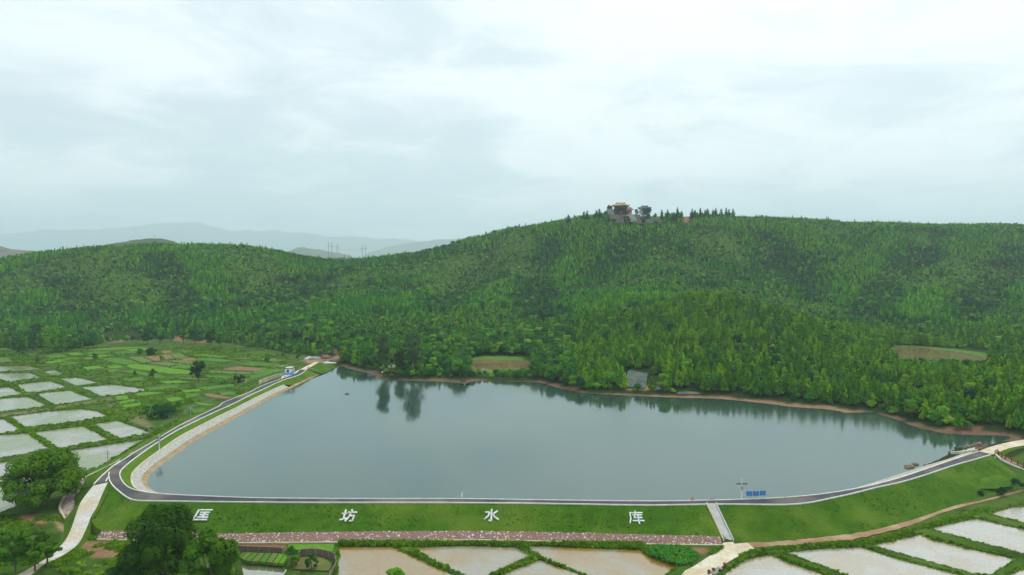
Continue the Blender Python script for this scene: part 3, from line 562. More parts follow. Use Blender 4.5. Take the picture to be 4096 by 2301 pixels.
# upstream face: grass, paving blocks, sand, by fractions of the way from kerb to waterline
UP = [((1226, 1478.5), (1290, 1494), 1, 1), ((1199, 1499), (1236, 1516.6), 0.82, 0.82), ((1132, 1521), (1178, 1546), 0.80, 0.80), ((1118, 1528), (1165, 1553), 0.42, 0.80), ((1047, 1560), (1095, 1587), 0.38, 0.78), ((1000, 1582), (1056, 1610), 0.36, 0.77), ((932, 1616), (993, 1646), 0.35, 0.76), ((854, 1651), (930, 1682), 0.35, 0.76), ((777, 1688), (861, 1721), 0.35, 0.76), ((699, 1727), (787, 1762), 0.35, 0.76),
      ((621, 1776), (715, 1814), 0.36, 0.76), ((544, 1830), (635, 1870), 0.37, 0.76), ((489, 1876), (593, 1906), 0.40, 0.78), ((479, 1895), (590, 1920), 0.42, 0.78), ((485, 1919), (592, 1936), 0.38, 0.78), ((508, 1946), (600, 1950), 0.30, 0.8), ((543, 1961), (618, 1963), 0.25, 0.8), ((602, 1972), (650, 1977), 0.2, 0.8), ((699, 1980), (735, 1992), 0.2, 0.8), ((815, 1985), (850, 1997), 0.2, 0.8), ((1000, 1992), (1030, 2003), 0.2, 0.8),
      ((1900, 1996.7), (1900, 2008), 0.2, 0.8), ((2549, 2005.6), (2540, 2017), 0.2, 0.8), ((2855, 2002), (2830, 2013), 0.2, 0.8), ((3088, 1994), (3060, 2005), 0.2, 0.9), ((3296, 1976), (3255, 1987), 0.2, 0.9), ((3400, 1960), (3370, 1967), 0.2, 0.9), ((3504, 1938), (3480, 1934), 0.18, 0.92), ((3607, 1910), (3590, 1898), 0.16, 0.92), ((3711, 1874.5), (3690, 1866), 0.16, 0.92), ((3815, 1839), (3788, 1834), 0.2, 0.92), ((3915, 1806), (3835, 1812), 0.3, 0.6)]
UA = PW([q[0] for q in UP], CREST); UB = PW([q[1] for q in UP], 0.0)
ji = np.array([np.argmin(((inn[:, :2] - p[:2]) ** 2).sum(1)) for p in UA]); ti = np.arange(NI)
ub = np.stack([np.interp(ti, ji, UB[:, k]) for k in range(3)], -1)
for _ in range(6): ub[1:-1] = (ub[:-2] + 2 * ub[1:-1] + ub[2:]) / 4
f1 = np.interp(ti, ji, [q[2] for q in UP])[:, None]; f2 = np.interp(ti, ji, [q[3] for q in UP])[:, None]
top = inn + np.array([0, 0, -0.06]); fn = lambda f: top + (ub - top) * f
up = ribbon('upstream_grass', top, fn(f1), M_verge, None, 6, lambda v, f: np.sin(np.pi * f) * fbm(v[:, 0], v[:, 1], 3, 3) * 0.1); tag(up, 'narrow grass strip between the crest road and the paving blocks', kind='structure')
ks = slice(int(ji[3]), NI)
rv = ribbon('block_revetment', fn(f1)[ks] + np.array([0, 0, 0.06]), fn(f2)[ks] + np.array([0, 0, 0.06]), M_blocks, None, 4); tag(rv, 'pale concrete block paving on the upstream slope', kind='structure')
bar_along('edge_beam', fn(f1)[ks] + np.array([0, 0, -0.08]), 0.35, 0.2, M_cream, rv)
dd = ub - top; dd[:, 2] = 0; dd /= np.linalg.norm(dd, axis=1)[:, None]
sdm = ribbon('sand_strip', fn(f2), ub + dd * 1.2 + np.array([0, 0, -0.6]), M_sand, None, 4, lambda v, f: fbm(v[:, 0], v[:, 1], 1.6, 3) * 0.14 * (f > 0.01)); tag(sdm, 'bare sandy strip along the waterline', kind='structure')
k0 = slice(0, int(ji[3]) + 1)
rb = ribbon('red_bank', fn(f2)[k0], ub[k0] + dd[k0] * 1.5 + np.array([0, 0, -0.7]), M_dirt, None, 4, lambda v, f: fbm(v[:, 0], v[:, 1], 2, 3) * 0.2 * (f > 0.01) + 0.03); tag(rb, 'reddish bare bank below the grass near the hut', kind='structure')

# concrete ramp off the dam, lower left
RL = r2([(970, 515), (900, 600), (830, 700), (780, 830), (740, 950), (690, 1060), (620, 1150), (540, 1210), (480, 1270), (300, 1380), (180, 1447), (-60, 1600)]); ZRL = [3, 2.3, 1.5, 0.6, -0.3, -1, -1.5, -1.8, -2.0, -2.1, -2.15, -2.2]
RR = r2([(1112, 488), (1050, 620), (1000, 740), (940, 840), (910, 920), (870, 1010), (830, 1090), (790, 1140), (700, 1210), (580, 1280), (450, 1340), (350, 1420), (120, 1600)]); ZRR = [3, 2.3, 1.6, 0.9, 0.2, -0.6, -1.2, -1.5, -1.8, -2.0, -2.05, -2.1, -2.2]
ra = resample(spline([P(u, v, z) for (u, v), z in zip(RL, ZRL)], 5), 60); rb_ = resample(spline([P(u, v, z) for (u, v), z in zip(RR, ZRR)], 5), 60)
ramp_o = ribbon('concrete_ramp', ra + np.array([0, 0, .05]), rb_ + np.array([0, 0, .05]), M_conc, None, 2); tag(ramp_o, 'pale concrete ramp leading down off the dam', kind='structure')
for a, b in ((ra, -1), (rb_, 1)):
    q = a.copy(); dq = np.gradient(a[:, :2], axis=0); dq /= np.linalg.norm(dq, axis=1)[:, None]; n_ = np.stack([-dq[:, 1], dq[:, 0]], -1) * (1 if b > 0 else -1)
    m_ = (rb_ if b < 0 else ra)[:, :2] - a[:, :2]
    sgn = -np.sign((n_ * m_).sum(1).mean()); drop = np.maximum(a[:, 2] - zt(a[:, 0], a[:, 1], False), 0.1)
    q[:, :2] += n_ * sgn * (0.25 + drop[:, None] * (0.9 if b < 0 else 0.35)); q[:, 2] = a[:, 2] - drop - 0.25
    ribbon('ramp_side', a + np.array([0, 0, .045]), q, M_verge, ramp_o, 4)
# transverse joints of the ramp slabs
for i in range(4, 58, 6):
    A, B = ra[i], rb_[i]; dd2 = (ra[i + 1] - ra[i]); dd2 = dd2 / np.linalg.norm(dd2) * 0.05
    mesh_obj('slab_joint', [A + [0, 0, .056], B + [0, 0, .056], B + dd2 + [0, 0, .056], A + dd2 + [0, 0, .056]], [(0, 1, 2, 3)], M_conc2, ramp_o)

# riprap band at the foot of the face: 300 stones of their own and the rest in one part
RT = [(408, 2122, ZG), (560, 2125, ZG), (900, 2135, ZG), (1288, 2128, ZG), (1900, 2124, ZG), (2160, 2129, ZG), (2471, 2136, ZG), (2840, 2145, ZG), (2880, 2147, -0.9)]
RB = [(390, 2155, -1.9), (560, 2162, -1.9), (931, 2170, -1.9), (1288, 2168, -1.9), (1900, 2158, -1.9), (2160, 2163, -1.9), (2471, 2173, -1.9), (2840, 2179, -1.9), (2891, 2179, -1.95)]
rt = resample([P(*q) for q in RT], 240); rbm = resample([P(*q) for q in RB], 240)
for q in (rt, rbm):
    for _ in range(5): q[1:-1] = (q[:-2] + 2 * q[1:-1] + q[2:]) / 4
rip = ribbon('stone_apron', rt, rbm, M_mortar, None, 4); tag(rip, 'mottled mauve stone apron along the foot of the dam', kind='structure')
bar_along('toe_ledge', rbm + np.array([0, -0.15, -0.5]), 0.35, 0.56, M_cream, rip)
def stone_shape(seed):
    r = random.Random(seed); bm = bmesh.new(); n = r.choice((5, 6, 7)); lo, hi = [], []
    for k in range(n):
        a = 2 * math.pi * (k + r.uniform(-.25, .25)) / n; rr = r.uniform(.8, 1.15)
        lo.append(bm.verts.new((math.cos(a) * rr, math.sin(a) * rr * .75, -.25))); hi.append(bm.verts.new((math.cos(a) * rr * .72, math.sin(a) * rr * .54, r.uniform(.22, .36))))
    bm.faces.new(hi)
    for k in range(n): bm.faces.new((lo[k], lo[(k + 1) % n], hi[(k + 1) % n], hi[k]))
    me = bpy.data.meshes.new('stone'); bm.to_mesh(me); bm.free(); return me
shapes = {}
for mi in range(4):
    for s in range(4):
        me = stone_shape(s * 7 + mi); me.materials.append(STONES[mi]); shapes[mi, s] = me
rs = random.Random(3); stones = []
ncol = int(np.linalg.norm(rt[-1] - rt[0]) / 0.40)
for c in range(ncol):
    for r_ in range(7):
        s = (c + rs.random()) / ncol; f = (r_ + rs.random()) / 7; k = min(int(s * 239), 238); fr_ = s * 239 - k
        p = (rt[k] * (1 - fr_) + rt[k + 1] * fr_) * (1 - f) + (rbm[k] * (1 - fr_) + rbm[k + 1] * fr_) * f
        och = 0.05 + 0.25 * (fbm(np.array([p[0]]), np.array([0.]), 14, 2)[0] > 0.05) * (f > .45)
        u_ = rs.random(); mi = 2 if u_ < .17 else (3 if u_ < .17 + och else (1 if u_ < .5 else 0))
        size = rs.uniform(.15, .27) * (1.25 if mi > 1 else 1.05); 
        if rs.random() < .07: size *= 1.5
        stones.append((size, p, mi, rs.randrange(4), rs.uniform(0, 6.28)))
stones.sort(key=lambda q: -q[0])
TILT = math.atan(0.5)
for size, p, mi, s, a in stones[:300]:
    o = bpy.data.objects.new('stone', shapes[mi, s]); link(o, rip); o.location = p + np.array([0, 0, 0.03]); o.rotation_euler = (TILT, 0, 0); o.rotation_euler = (Matrix.Rotation(TILT, 3, 'X') @ Matrix.Rotation(a, 3, 'Z')).to_euler(); o.scale = (size, size, size * .9)
bv = {i: [] for i in range(4)}; bf = {i: [] for i in range(4)}
allv, allf, allm = [], [], []
for size, p, mi, s, a in stones[300:]:
    me = shapes[mi, s]; M = Matrix.Rotation(TILT, 3, 'X') @ Matrix.Rotation(a, 3, 'Z'); b = len(allv)
    for v in me.vertices:
        q = M @ (v.co * size); allv.append((q.x + p[0], q.y + p[1], q.z + p[2] + .02))
    for pl in me.polygons: allf.append(tuple(i + b for i in pl.vertices)); allm.append(mi)
o = mesh_obj('small_stones', allv, allf, None, rip); o['kind'] = 'stuff'
for m_ in STONES: o.data.materials.append(m_)
o.data.polygons.foreach_set('material_index', allm)

# curved retaining wall at the left end of the apron
wl = spline([P(u, v, z) for u, v, z in [(356, 2092, -1.2), (362, 2108, -1.4), (376, 2120, -1.7), (405, 2126, -1.9)]], 6)
w_ = bar_along('retaining_wall', wl + np.array([0, 0, -.6]), 0.7, np.linspace(1.9, 1.75, len(wl)), M_conc2); tag(w_, 'short curved concrete wall between the ramp and stone apron', 'wall')
# channel wall on the left of the crest
cwp = [(687, 1726, 0.9), (629, 1762, 0.8), (540, 1805, 0.6), (439, 1861, 0.3), (349, 1905, 0.0), (295, 1942, -0.4), (256, 1988, -0.9), (239, 2027, -1.2), (248, 2050, -1.4), (260, 2072, -1.6)]
wl = resample(spline([P(*q) for q in cwp], 6), 80)
w_ = bar_along('channel_wall', wl + np.array([0, 0, -1.2]), 0.45, 1.25, M_cream); tag(w_, 'long low pale wall curving below the road towards the big tree', 'wall')
ch = [P(*q) for q in [(262, 2070, -1.75), (242, 2028, -1.5), (258, 1990, -1.2), (290, 1958, -.75), (330, 1925, -.3)]]
ci = [P(*q) for q in [(285, 2062, -1.7), (300, 2020, -.9), (300, 1990, -.4), (318, 1965, 0.2), (350, 1920, 0.6)]]
stone_ch = ribbon('stone_channel', resample(spline(ch, 6), 40), resample(spline(ci, 6), 40), mat('channel_stones', (0.26, 0.15, 0.13), (0.48, 0.42, 0.36), 1.6, 0.9, bump=0.7, bscale=2.5, bdist=.2), None, 3); tag(stone_ch, 'stone lined channel bed beside the concrete ramp', kind='structure')
sb = ribbon('slab_walk', [P(*q) for q in r2([(755, 795), (715, 912)]) and [(293 + 0, 2049, -0.4), (278, 2094, -1.2)]], [P(305, 2047, -0.35), P(291, 2090, -1.15)], M_cream); tag(sb, 'small pale concrete slab beside the ramp', kind='structure')

M_step = mat('step_concrete', (0.62, 0.61, 0.57), (0.52, 0.51, 0.47), 0.6, .85)
# stairs down the dam face
xs0, xs1 = 47.0, 49.0
TT = np.array([P(2845, 2018, CREST)[1], CREST]); BB = np.array([P(2913, 2166, -1.95)[1], -1.95])
st = empty('stairway', (48.0, float(BB[1 - 1]), -1.95)); tag(st, 'long straight concrete stairway down the grassy dam face', 'stairs')
NS = 32; base = np.array(st.location); xw = 1.9
for k in range(NS):
    y1 = BB[0] + (TT[0] - BB[0]) * k / NS - base[1]; y2 = BB[0] + (TT[0] - BB[0]) * (k + 1) / NS - base[1]; z2 = BB[1] + (TT[1] - BB[1]) * (k + 1) / NS - base[2] + 0.22
    xk = (P(2913, 2166, -1.95)[0] + (P(2845, 2018, CREST)[0] - P(2913, 2166, -1.95)[0]) * (k + .5) / NS) - base[0]
    MB().box((xk, (y1 + y2) / 2, z2 - 0.3), (xw, (y2 - y1) + 0.02, 0.6)).build('step', M_step, st)
for sx in (-1, 1):
    a = np.array([P(2913, 2166, -1.95)[0] + sx * (xw / 2 + .16), BB[0] - .3, -1.95]) - base; b = np.array([P(2845, 2018, CREST)[0] + sx * (xw / 2 + .16), TT[0], CREST]) - base
    bar_along('side_wall', np.array([a + [0, 0, -.6], b + [0, 0, -.6]]), 0.28, 1.12, M_conc2 if sx > 0 else M_conc, st)

# concrete pad, track
pad = flat_poly('concrete_yard', [P(u, v, -1.86) for u, v in ZR([(745, 820), (915, 805), (960, 845), (1080, 832), (1220, 820), (1365, 945), (1230, 970), (1110, 1040), (960, 1120), (840, 1190), (740, 1270), (620, 1370), (480, 1460), (380, 1560), (-160, 1560), (0, 1360), (180, 1270), (360, 1150), (500, 1060), (640, 980), (720, 920), (705, 860)], 4.8075, 2740, 2000)], M_cream)
tag(pad, 'pale sandy concrete yard at the foot of the stairs', kind='structure')
tc_ = spline([P(u, v, -1.9) for u, v in [(2995, 2184), (3100, 2180), (3240, 2167), (3400, 2147), (3504, 2127), (3628, 2095), (3753, 2050), (3852, 2022), (3960, 2001), (4096, 1972), (4300, 1930)]], 6)
tcx = resample(tc_, 90); tcx[:, 2] = np.maximum(zt(tcx[:, 0], tcx[:, 1], False) + .09, -1.9); dq = np.gradient(tcx[:, :2], axis=0); dq /= np.linalg.norm(dq, axis=1)[:, None]; n_ = np.stack([-dq[:, 1], dq[:, 0], 0 * dq[:, 0]], -1)
wv = np.interp(np.arange(90), [0, 15, 40, 60, 89], [1.5, 1.5, 0.8, .45, .3])[:, None] * (1 + .25 * RNG.standard_normal((90, 1)) * .5)
trk = ribbon('dirt_track', tcx + n_ * wv, tcx - n_ * wv, M_dirt, None, 2); tag(trk, 'worn reddish dirt track below the dam face', kind='structure')
# road leaving on the right, and the cement road beyond the hut
ea = [P(u, v, 2.98) for u, v in [(3915, 1805), (3950, 1791), (4000, 1777), (4050, 1766), (4096, 1759), (4200, 1745)]]; eb = [P(u, v, 2.98) for u, v in [(3970, 1818), (3992, 1810), (4030, 1795), (4065, 1787), (4096, 1782), (4220, 1765)]]
er = ribbon('cement_road', resample(spline(ea, 4), 30), resample(spline(eb, 4), 30), M_cream, None, 2); tag(er, 'cream cement road leaving the dam at its far right end', kind='structure')
for a_, s_ in ((ea, 1), (eb, -1)):
    q = resample(spline(a_, 4), 30); q2 = q + np.array([-1.2 if s_ > 0 else 1.2, 2.5 * s_, -2.4]); ribbon('verge', q + np.array([0, 0, -.01]), q2, M_verge, er, 3)
ha = [P(u, v, 3.0) for u, v in [(1200, 1478.5), (1225, 1465), (1245, 1456), (1259, 1448.5)]]; hb = [P(u, v, 3.0) for u, v in [(1226, 1478.5), (1245, 1467), (1262, 1457), (1277, 1448.5)]]
hr = ribbon('cement_road', resample(ha, 16), resample(hb, 16), M_cream, None, 2); tag(hr, 'short cream cement road beyond the blue and white hut', kind='structure')
q = resample(hb, 16); q2 = np.array([P(u, v, .25) for u, v in [(1292, 1496), (1310, 1486), (1335, 1474), (1350, 1466)]]); vg = ribbon('verge', q, resample(q2, 16), M_slope, hr, 6)
q = resample(ha, 16); q2 = q + np.array([-5, 0, -3.0]); ribbon('verge', q, q2, M_verge, hr, 4)
# asphalt where the crest road and the ramp meet
jn = flat_poly('road_junction', [P(u, v, z) for u, v, z in [(515, 1827, 2.985), (480, 1849, 2.985), (450, 1870, 2.985), (404, 1911, 2.99), (376.5, 1941, 3.06), (431, 1930, 3.06), (437, 1912, 2.985), (452, 1912, 2.985), (470, 1905, 2.985), (500, 1860, 2.985)]], M_asphalt); tag(jn, 'asphalt fork where the ramp leaves the crest road', kind='structure')
for ln in ([(480, 1847), (450, 1868), (404, 1909), (376, 1939)], [(423, 1929), (430, 1915), (435, 1910), (438, 1918)]):
    bar_along('kerb', resample([P(u, v, 2.9) for u, v in ln], 10), 0.26, 0.28, M_kerb, jn)
q = np.array([P(u, v, 2.98) for u, v in [(450, 1870), (404, 1911), (376.5, 1941)]]); q2 = q + np.array([-7, -1.5, 0]); q2[:, 2] = zt(q2[:, 0], q2[:, 1], False) - .1
ribbon('bank_side', resample(q, 8), resample(q2, 8), M_slope, jn, 4)
q = np.array([P(437, 1911, 2.97), P(431, 1931, 3.0), P(410, 1985, 2.2), P(388, 2030, 1.55), P(366, 2068, .9)]); q2 = np.array([P(440, 1925, 2.95), P(437, 1945, 2.6), P(420, 1990, 2.1), P(395, 2035, 1.5), P(370, 2075, .8)])
ribbon('bank_side', resample(q, 16), resample(q2, 16), M_slope, jn, 2)

cid = resample(spline(ci, 6), 24); ribbon('bank_side', ra[:24] + np.array([0, 0, .03]), cid[::-1], M_slope, jn, 6, lambda v, f: np.sin(np.pi * f) * -.1)
q = resample(np.array([P(u, v, 2.97) for u, v in [(450, 1870), (404, 1911), (376.5, 1941)]]), 24); ribbon('bank_side', q, resample(np.array([wl2 for wl2 in [P(439, 1861, .9), P(349, 1905, .5), P(318, 1960, .2)]]), 24), M_slope, jn, 6)
# ------------------------------------------------------------------ plants: prototypes
SOFT = {}
def leaf_mesh(name, pos, size, mat_, up=0.35, seed=0, aspect=1.0, nrm=None, keep=0.55):
    """leaf-sized faces (quads) at the given points, loosely facing outward"""
    r = np.random.default_rng(seed); n = len(pos); a = r.standard_normal((n, 3)); a /= np.linalg.norm(a, axis=1)[:, None]
    if nrm is None: nrm = np.zeros((n, 3))
    nn = nrm * keep + a * (1 - keep) + np.array([0, 0, up]); nn /= np.linalg.norm(nn, axis=1)[:, None]
    soft = nrm * .62 + a * .22 + np.array([0, 0, .62]); soft /= np.linalg.norm(soft, axis=1)[:, None]; nn *= np.where((nn * soft).sum(1) < 0, -1, 1)[:, None]
    t = np.cross(nn, r.standard_normal((n, 3))); t /= np.linalg.norm(t, axis=1)[:, None]; b = np.cross(nn, t)
    s = (np.broadcast_to(np.asarray(size, float), (n,)) * r.uniform(.65, 1.3, n))[:, None] * 0.5
    q = np.stack([pos - t * s - b * s * aspect * r.uniform(.3, 1, (n, 1)), pos + t * s * r.uniform(.5, 1, (n, 1)) - b * s * aspect, pos + t * s + b * s * aspect * r.uniform(.3, 1, (n, 1)), pos - t * s * r.uniform(.5, 1, (n, 1)) + b * s * aspect], 1)
    me = bpy.data.meshes.new(name); me.vertices.add(4 * n); me.vertices.foreach_set('co', q.reshape(-1).astype(np.float32))
    me.loops.add(4 * n); me.loops.foreach_set('vertex_index', np.arange(4 * n, dtype=np.int32)); me.polygons.add(n)
    me.polygons.foreach_set('loop_start', np.arange(0, 4 * n, 4, dtype=np.int32)); me.polygons.foreach_set('loop_total', np.full(n, 4, np.int32)); me.update(); me.materials.append(mat_)
    me.polygons.foreach_set('use_smooth', np.ones(n, bool)); me.normals_split_custom_set_from_vertices(np.repeat(soft, 4, 0).tolist()); SOFT[me.name] = np.repeat(soft, 4, 0); return me
def trunk_mesh(name, h, r0, mat_, limbs=(), lean=(0, 0), n=6):
    mb = MB(); mb.tube([(0, 0, -.3), (lean[0] * .3, lean[1] * .3, h * .4), (lean[0], lean[1], h)], [r0, r0 * .7, r0 * .25], n)
    for (z, x, y, z2, r) in limbs: mb.tube([(lean[0] * z / h, lean[1] * z / h, z), (x * .5, y * .5, (z + z2) / 2 - .1), (x, y, z2)], [r, r * .7, r * .3], 5)
    me = bpy.data.meshes.new(name); me.from_pydata(mb.v, [], mb.f); me.update(); me.materials.append(mat_); return me
def pine_pts(seed, h, wr, per, layers, start=.12):
    """whorled conifer: shoots along drooping-then-rising branches"""
    r = np.random.default_rng(seed); pts, nr_, sz = [], [], []
    for k in range(layers):
        f = start + (1 - start) * (k + r.uniform(0, .6)) / layers; R = wr * ((1 - f) ** .75) * r.uniform(.72, 1.15) + .02 * h
        nb = max(3, int(per * (1 - f * .55))); a0 = r.uniform(0, 6.28)
        for b in range(nb):
            a = a0 + 6.283 * b / nb + r.uniform(-.3, .3); RR_ = R * r.uniform(.6, 1.15); m = 3 if RR_ > wr * .45 else 2
            for j in range(m):
                q = (j + 1) / m * r.uniform(.8, 1); x, y = math.cos(a) * RR_ * q, math.sin(a) * RR_ * q; z = f * h + q * RR_ * .28 + r.uniform(-.03, .03) * h
                pts.append((x, y, z)); nr_.append((math.cos(a) * .8, math.sin(a) * .8, .5)); sz.append(.75 + .5 * (1 - f))
    pts.append((0, 0, h)); nr_.append((0, 0, 1)); sz.append(.5)
    return np.array(pts), np.array(nr_), np.array(sz)
def lobe_pts(seed, n, lobes):
    """leaf points on the shells of several lobes (cx, cy, cz, rx, rz)"""
    r = np.random.default_rng(seed); L_ = np.array(lobes); w = L_[:, 3] ** 2; c = r.choice(len(L_), n, p=w / w.sum()); d = r.standard_normal((n, 3)); d[:, 2] += .35; d /= np.linalg.norm(d, axis=1)[:, None]
    rr = 1 - np.abs(r.standard_normal(n)) * .16; lum = 1 + .18 * np.sin(d[:, 0] * 5 + c) * np.cos(d[:, 1] * 6 + c * 2)
    p = L_[c, :3] + d * np.stack([L_[c, 3], L_[c, 3], L_[c, 4]], -1) * (rr * lum)[:, None]; return p, d
def broad_lobes(seed, w, h, n=9, base=.3):
    r = random.Random(seed); out = []
    for k in range(n):
        a = r.uniform(0, 6.28); q = math.sqrt(r.random()) * .62; z = h * (base + (1 - base) * r.uniform(.2, .82)); lim = math.sqrt(max(.1, 1 - ((z / h - .5) / .55) ** 2))
        rad_ = w * r.uniform(.17, .30); out.append((math.cos(a) * q * w / 2 * lim, math.sin(a) * q * w / 2 * lim, z, rad_, rad_ * r.uniform(.6, .8)))
    out.append((0, 0, h * .66, w * .32, h * .30)); return out

PROTO = {}
protos = bpy.data.collections.new('plant_prototypes')        # never linked to the scene
def proto_obj(name, crown, trunk):
    """one joined mesh for scattering, and the two meshes apart for trees of their own"""
    nv = len(crown.vertices); cv = [tuple(v.co) for v in crown.vertices] + [tuple(v.co) for v in trunk.vertices]
    cf = [tuple(p.vertices) for p in crown.polygons] + [tuple(i + nv for i in p.vertices) for p in trunk.polygons]
    me = bpy.data.meshes.new(name + '_joined'); me.from_pydata(cv, [], cf); me.update(); me.materials.append(crown.materials[0]); me.materials.append(trunk.materials[0])
    me.polygons.foreach_set('material_index', [0] * len(crown.polygons) + [1] * len(trunk.polygons)); me.polygons.foreach_set('use_smooth', [True] * len(cf))
    me.normals_split_custom_set_from_vertices(SOFT[crown.name].tolist() + [tuple(v.normal) for v in trunk.vertices])
    o = bpy.data.objects.new(name, me); protos.objects.link(o); PROTO[name] = (crown, trunk, o)
for i in range(4):   # young pines, unit height 8 m
    p, nn, sz = pine_pts(20 + i, 8.0, 2.15, 8, 13); proto_obj(f'a_pine{i}', leaf_mesh('crown', p, sz * .92, M_pine, .3, i, 1.0, nn), trunk_mesh('trunk', 7.4, .14, M_bark))
for i in range(4):   # the same pine seen far away
    p, nn, sz = pine_pts(40 + i, 7.0, 1.75, 6, 8); proto_obj(f'b_pinefar{i}', leaf_mesh('crown', p, sz * 1.05, M_pine_ridge if i < 2 else M_pine_far, .3, i, 1.0, nn), trunk_mesh('trunk', 6.3, .13, M_bark, n=4))
for i in range(4):   # broadleaf, 9 m
    lb_ = broad_lobes(60 + i, 7.5, 9.0, 9, .12); p, nn = lobe_pts(60 + i, 620, lb_); proto_obj(f'c_broad{i}', leaf_mesh('crown', p, .85, M_broad if i < 2 else (M_dark if i == 2 else M_lime), .2, i, 1.0, nn, .7), trunk_mesh('trunk', 6.5, .22, M_bark, [(2.5, 1.6, .6, 5.5, .1), (3, -1.5, -.7, 5.5, .1)]))
for i in range(3):   # bush, 3 m
    lb_ = broad_lobes(80 + i, 4.2, 3.0, 7, 0.0); p, nn = lobe_pts(80 + i, 300, lb_); p[:, 2] = np.maximum(p[:, 2], .05); proto_obj(f'd_bush{i}', leaf_mesh('crown', p, .6, (M_broad, M_lime, M_dark)[i], .2, i, 1.0, nn, .7), trunk_mesh('trunk', 1.6, .08, M_bark, n=4))
def tuft_mesh(seed, h, w, n, m_):
    r = np.random.default_rng(seed); v, f = [], []
    for k in range(n):
        a = r.uniform(0, 6.28); q = math.sqrt(r.random()) * w; x, y = math.cos(a) * q, math.sin(a) * q; hh = h * r.uniform(.55, 1.1); b = r.uniform(0, 6.28); s = r.uniform(.06, .13) * h / .6
        lx, ly = r.uniform(-.35, .35) * hh, r.uniform(-.35, .35) * hh; i0 = len(v)
        v += [(x - math.cos(b) * s, y - math.sin(b) * s, -.05), (x + math.cos(b) * s, y + math.sin(b) * s, -.05), (x + lx * .5 + math.cos(b) * s * .8, y + ly * .5 + math.sin(b) * s * .8, hh * .6), (x + lx, y + ly, hh)]; f += [(i0, i0 + 1, i0 + 2), (i0, i0 + 2, i0 + 3)]
    me = bpy.data.meshes.new('tuft'); me.from_pydata(v, [], f); me.update(); me.materials.append(m_); me.polygons.foreach_set('use_smooth', [True] * len(f))
    nv_ = r.normal(0, .3, (len(v), 3)) + np.array([0, -.15, 1]); nv_ /= np.linalg.norm(nv_, axis=1)[:, None]; me.normals_split_custom_set_from_vertices(nv_.tolist()); return me
def scatter(name, protos_list, pts, idx, rot, scl, label, kind='stuff'):
    """one object whose geometry nodes place a plant on every point"""
    c = bpy.data.collections.new(name + '_kinds')
    for o in protos_list: c.objects.link(o)
    me = bpy.data.meshes.new(name); me.vertices.add(len(pts)); me.vertices.foreach_set('co', np.asarray(pts, np.float32).ravel())
    for nm, ty, arr in (('idx', 'INT', idx), ('rot', 'FLOAT_VECTOR', rot), ('scl', 'FLOAT_VECTOR', scl)):
        a = me.attributes.new(nm, ty, 'POINT'); a.data.foreach_set('vector' if ty == 'FLOAT_VECTOR' else 'value', np.asarray(arr, np.int32 if ty == 'INT' else np.float32).ravel())
    o = link(bpy.data.objects.new(name, me)); g = bpy.data.node_groups.new(name + '_nodes', 'GeometryNodeTree')
    g.interface.new_socket('Geometry', in_out='INPUT', socket_type='NodeSocketGeometry'); g.interface.new_socket('Geometry', in_out='OUTPUT', socket_type='NodeSocketGeometry')
    gi = g.nodes.new('NodeGroupInput'); go = g.nodes.new('NodeGroupOutput'); ip = g.nodes.new('GeometryNodeInstanceOnPoints'); ci = g.nodes.new('GeometryNodeCollectionInfo')
    ci.inputs['Collection'].default_value = c; ci.inputs['Separate Children'].default_value = True; ci.inputs['Reset Children'].default_value = True
    ip.inputs['Pick Instance'].default_value = True
    for nm, ty, so in (('idx', 'INT', 'Instance Index'), ('rot', 'FLOAT_VECTOR', 'Rotation'), ('scl', 'FLOAT_VECTOR', 'Scale')):
        na = g.nodes.new('GeometryNodeInputNamedAttribute'); na.data_type = ty; na.inputs[0].default_value = nm; g.links.new(na.outputs[0], ip.inputs[so])
    g.links.new(gi.outputs[0], ip.inputs['Points']); g.links.new(ci.outputs[0], ip.inputs['Instance']); g.links.new(ip.outputs[0], go.inputs[0])
    md = o.modifiers.new('scatter', 'NODES'); md.node_group = g; tag(o, label, kind=kind); return o
def in_sight(p, m=140):
    u, v = PROJ(p); return (u > -m) & (u < 4096 + m) & (v > 700) & (v < 2301 + 250)

# ------------------------------------------------------------------ woods on the hills
TEMPLE_PX = [(2425, 850), (2460, 836), (2540, 826), (2610, 840), (2655, 866), (2658, 896), (2560, 910), (2450, 896), (2438, 874)]
CLEAR = [POND_R, POND_M, [(2495, 1500), (2500, 1475), (2600, 1480), (2625, 1512), (2650, 1535), (2645, 1562), (2490, 1560)], [(2730, 860), (2762, 862), (2768, 900), (2728, 900)],
         [(1205, 1470), (1235, 1428), (1325, 1428), (1333, 1396), (1346, 1396), (1366, 1428), (1368, 1446), (1344, 1466), (1300, 1490)], [(3880, 1700), (3935, 1690), (4020, 1715), (4040, 1745), (3880, 1738)], [(2725, 1556), (2800, 1560), (2820, 1580), (2725, 1580)],
         [(1880, 1432), (2000, 1418), (2110, 1424), (2130, 1470), (2090, 1496), (1880, 1490)], [(430, 1330), (560, 1325), (560, 1356), (430, 1356)], [(3560, 1380), (3960, 1400), (3980, 1456), (3560, 1450)]]
xs, ys_ = [], []
y = 238.0
while y < 1120:
    st_ = 3.2 if y < 420 else (3.2 if y < 600 else 3.3); n = int(1.8 * y / st_)
    xs.append((np.arange(n) - n / 2 + RNG.uniform(-.48, .48, n)) * st_); ys_.append(np.full(n, y) + RNG.uniform(-.48, .48, n) * st_); y += st_
tx = np.concatenate(xs); ty = np.concatenate(ys_); tz = zt(tx, ty, False)
tp = np.stack([tx, ty, tz], -1); tu, tv = PROJ(tp)
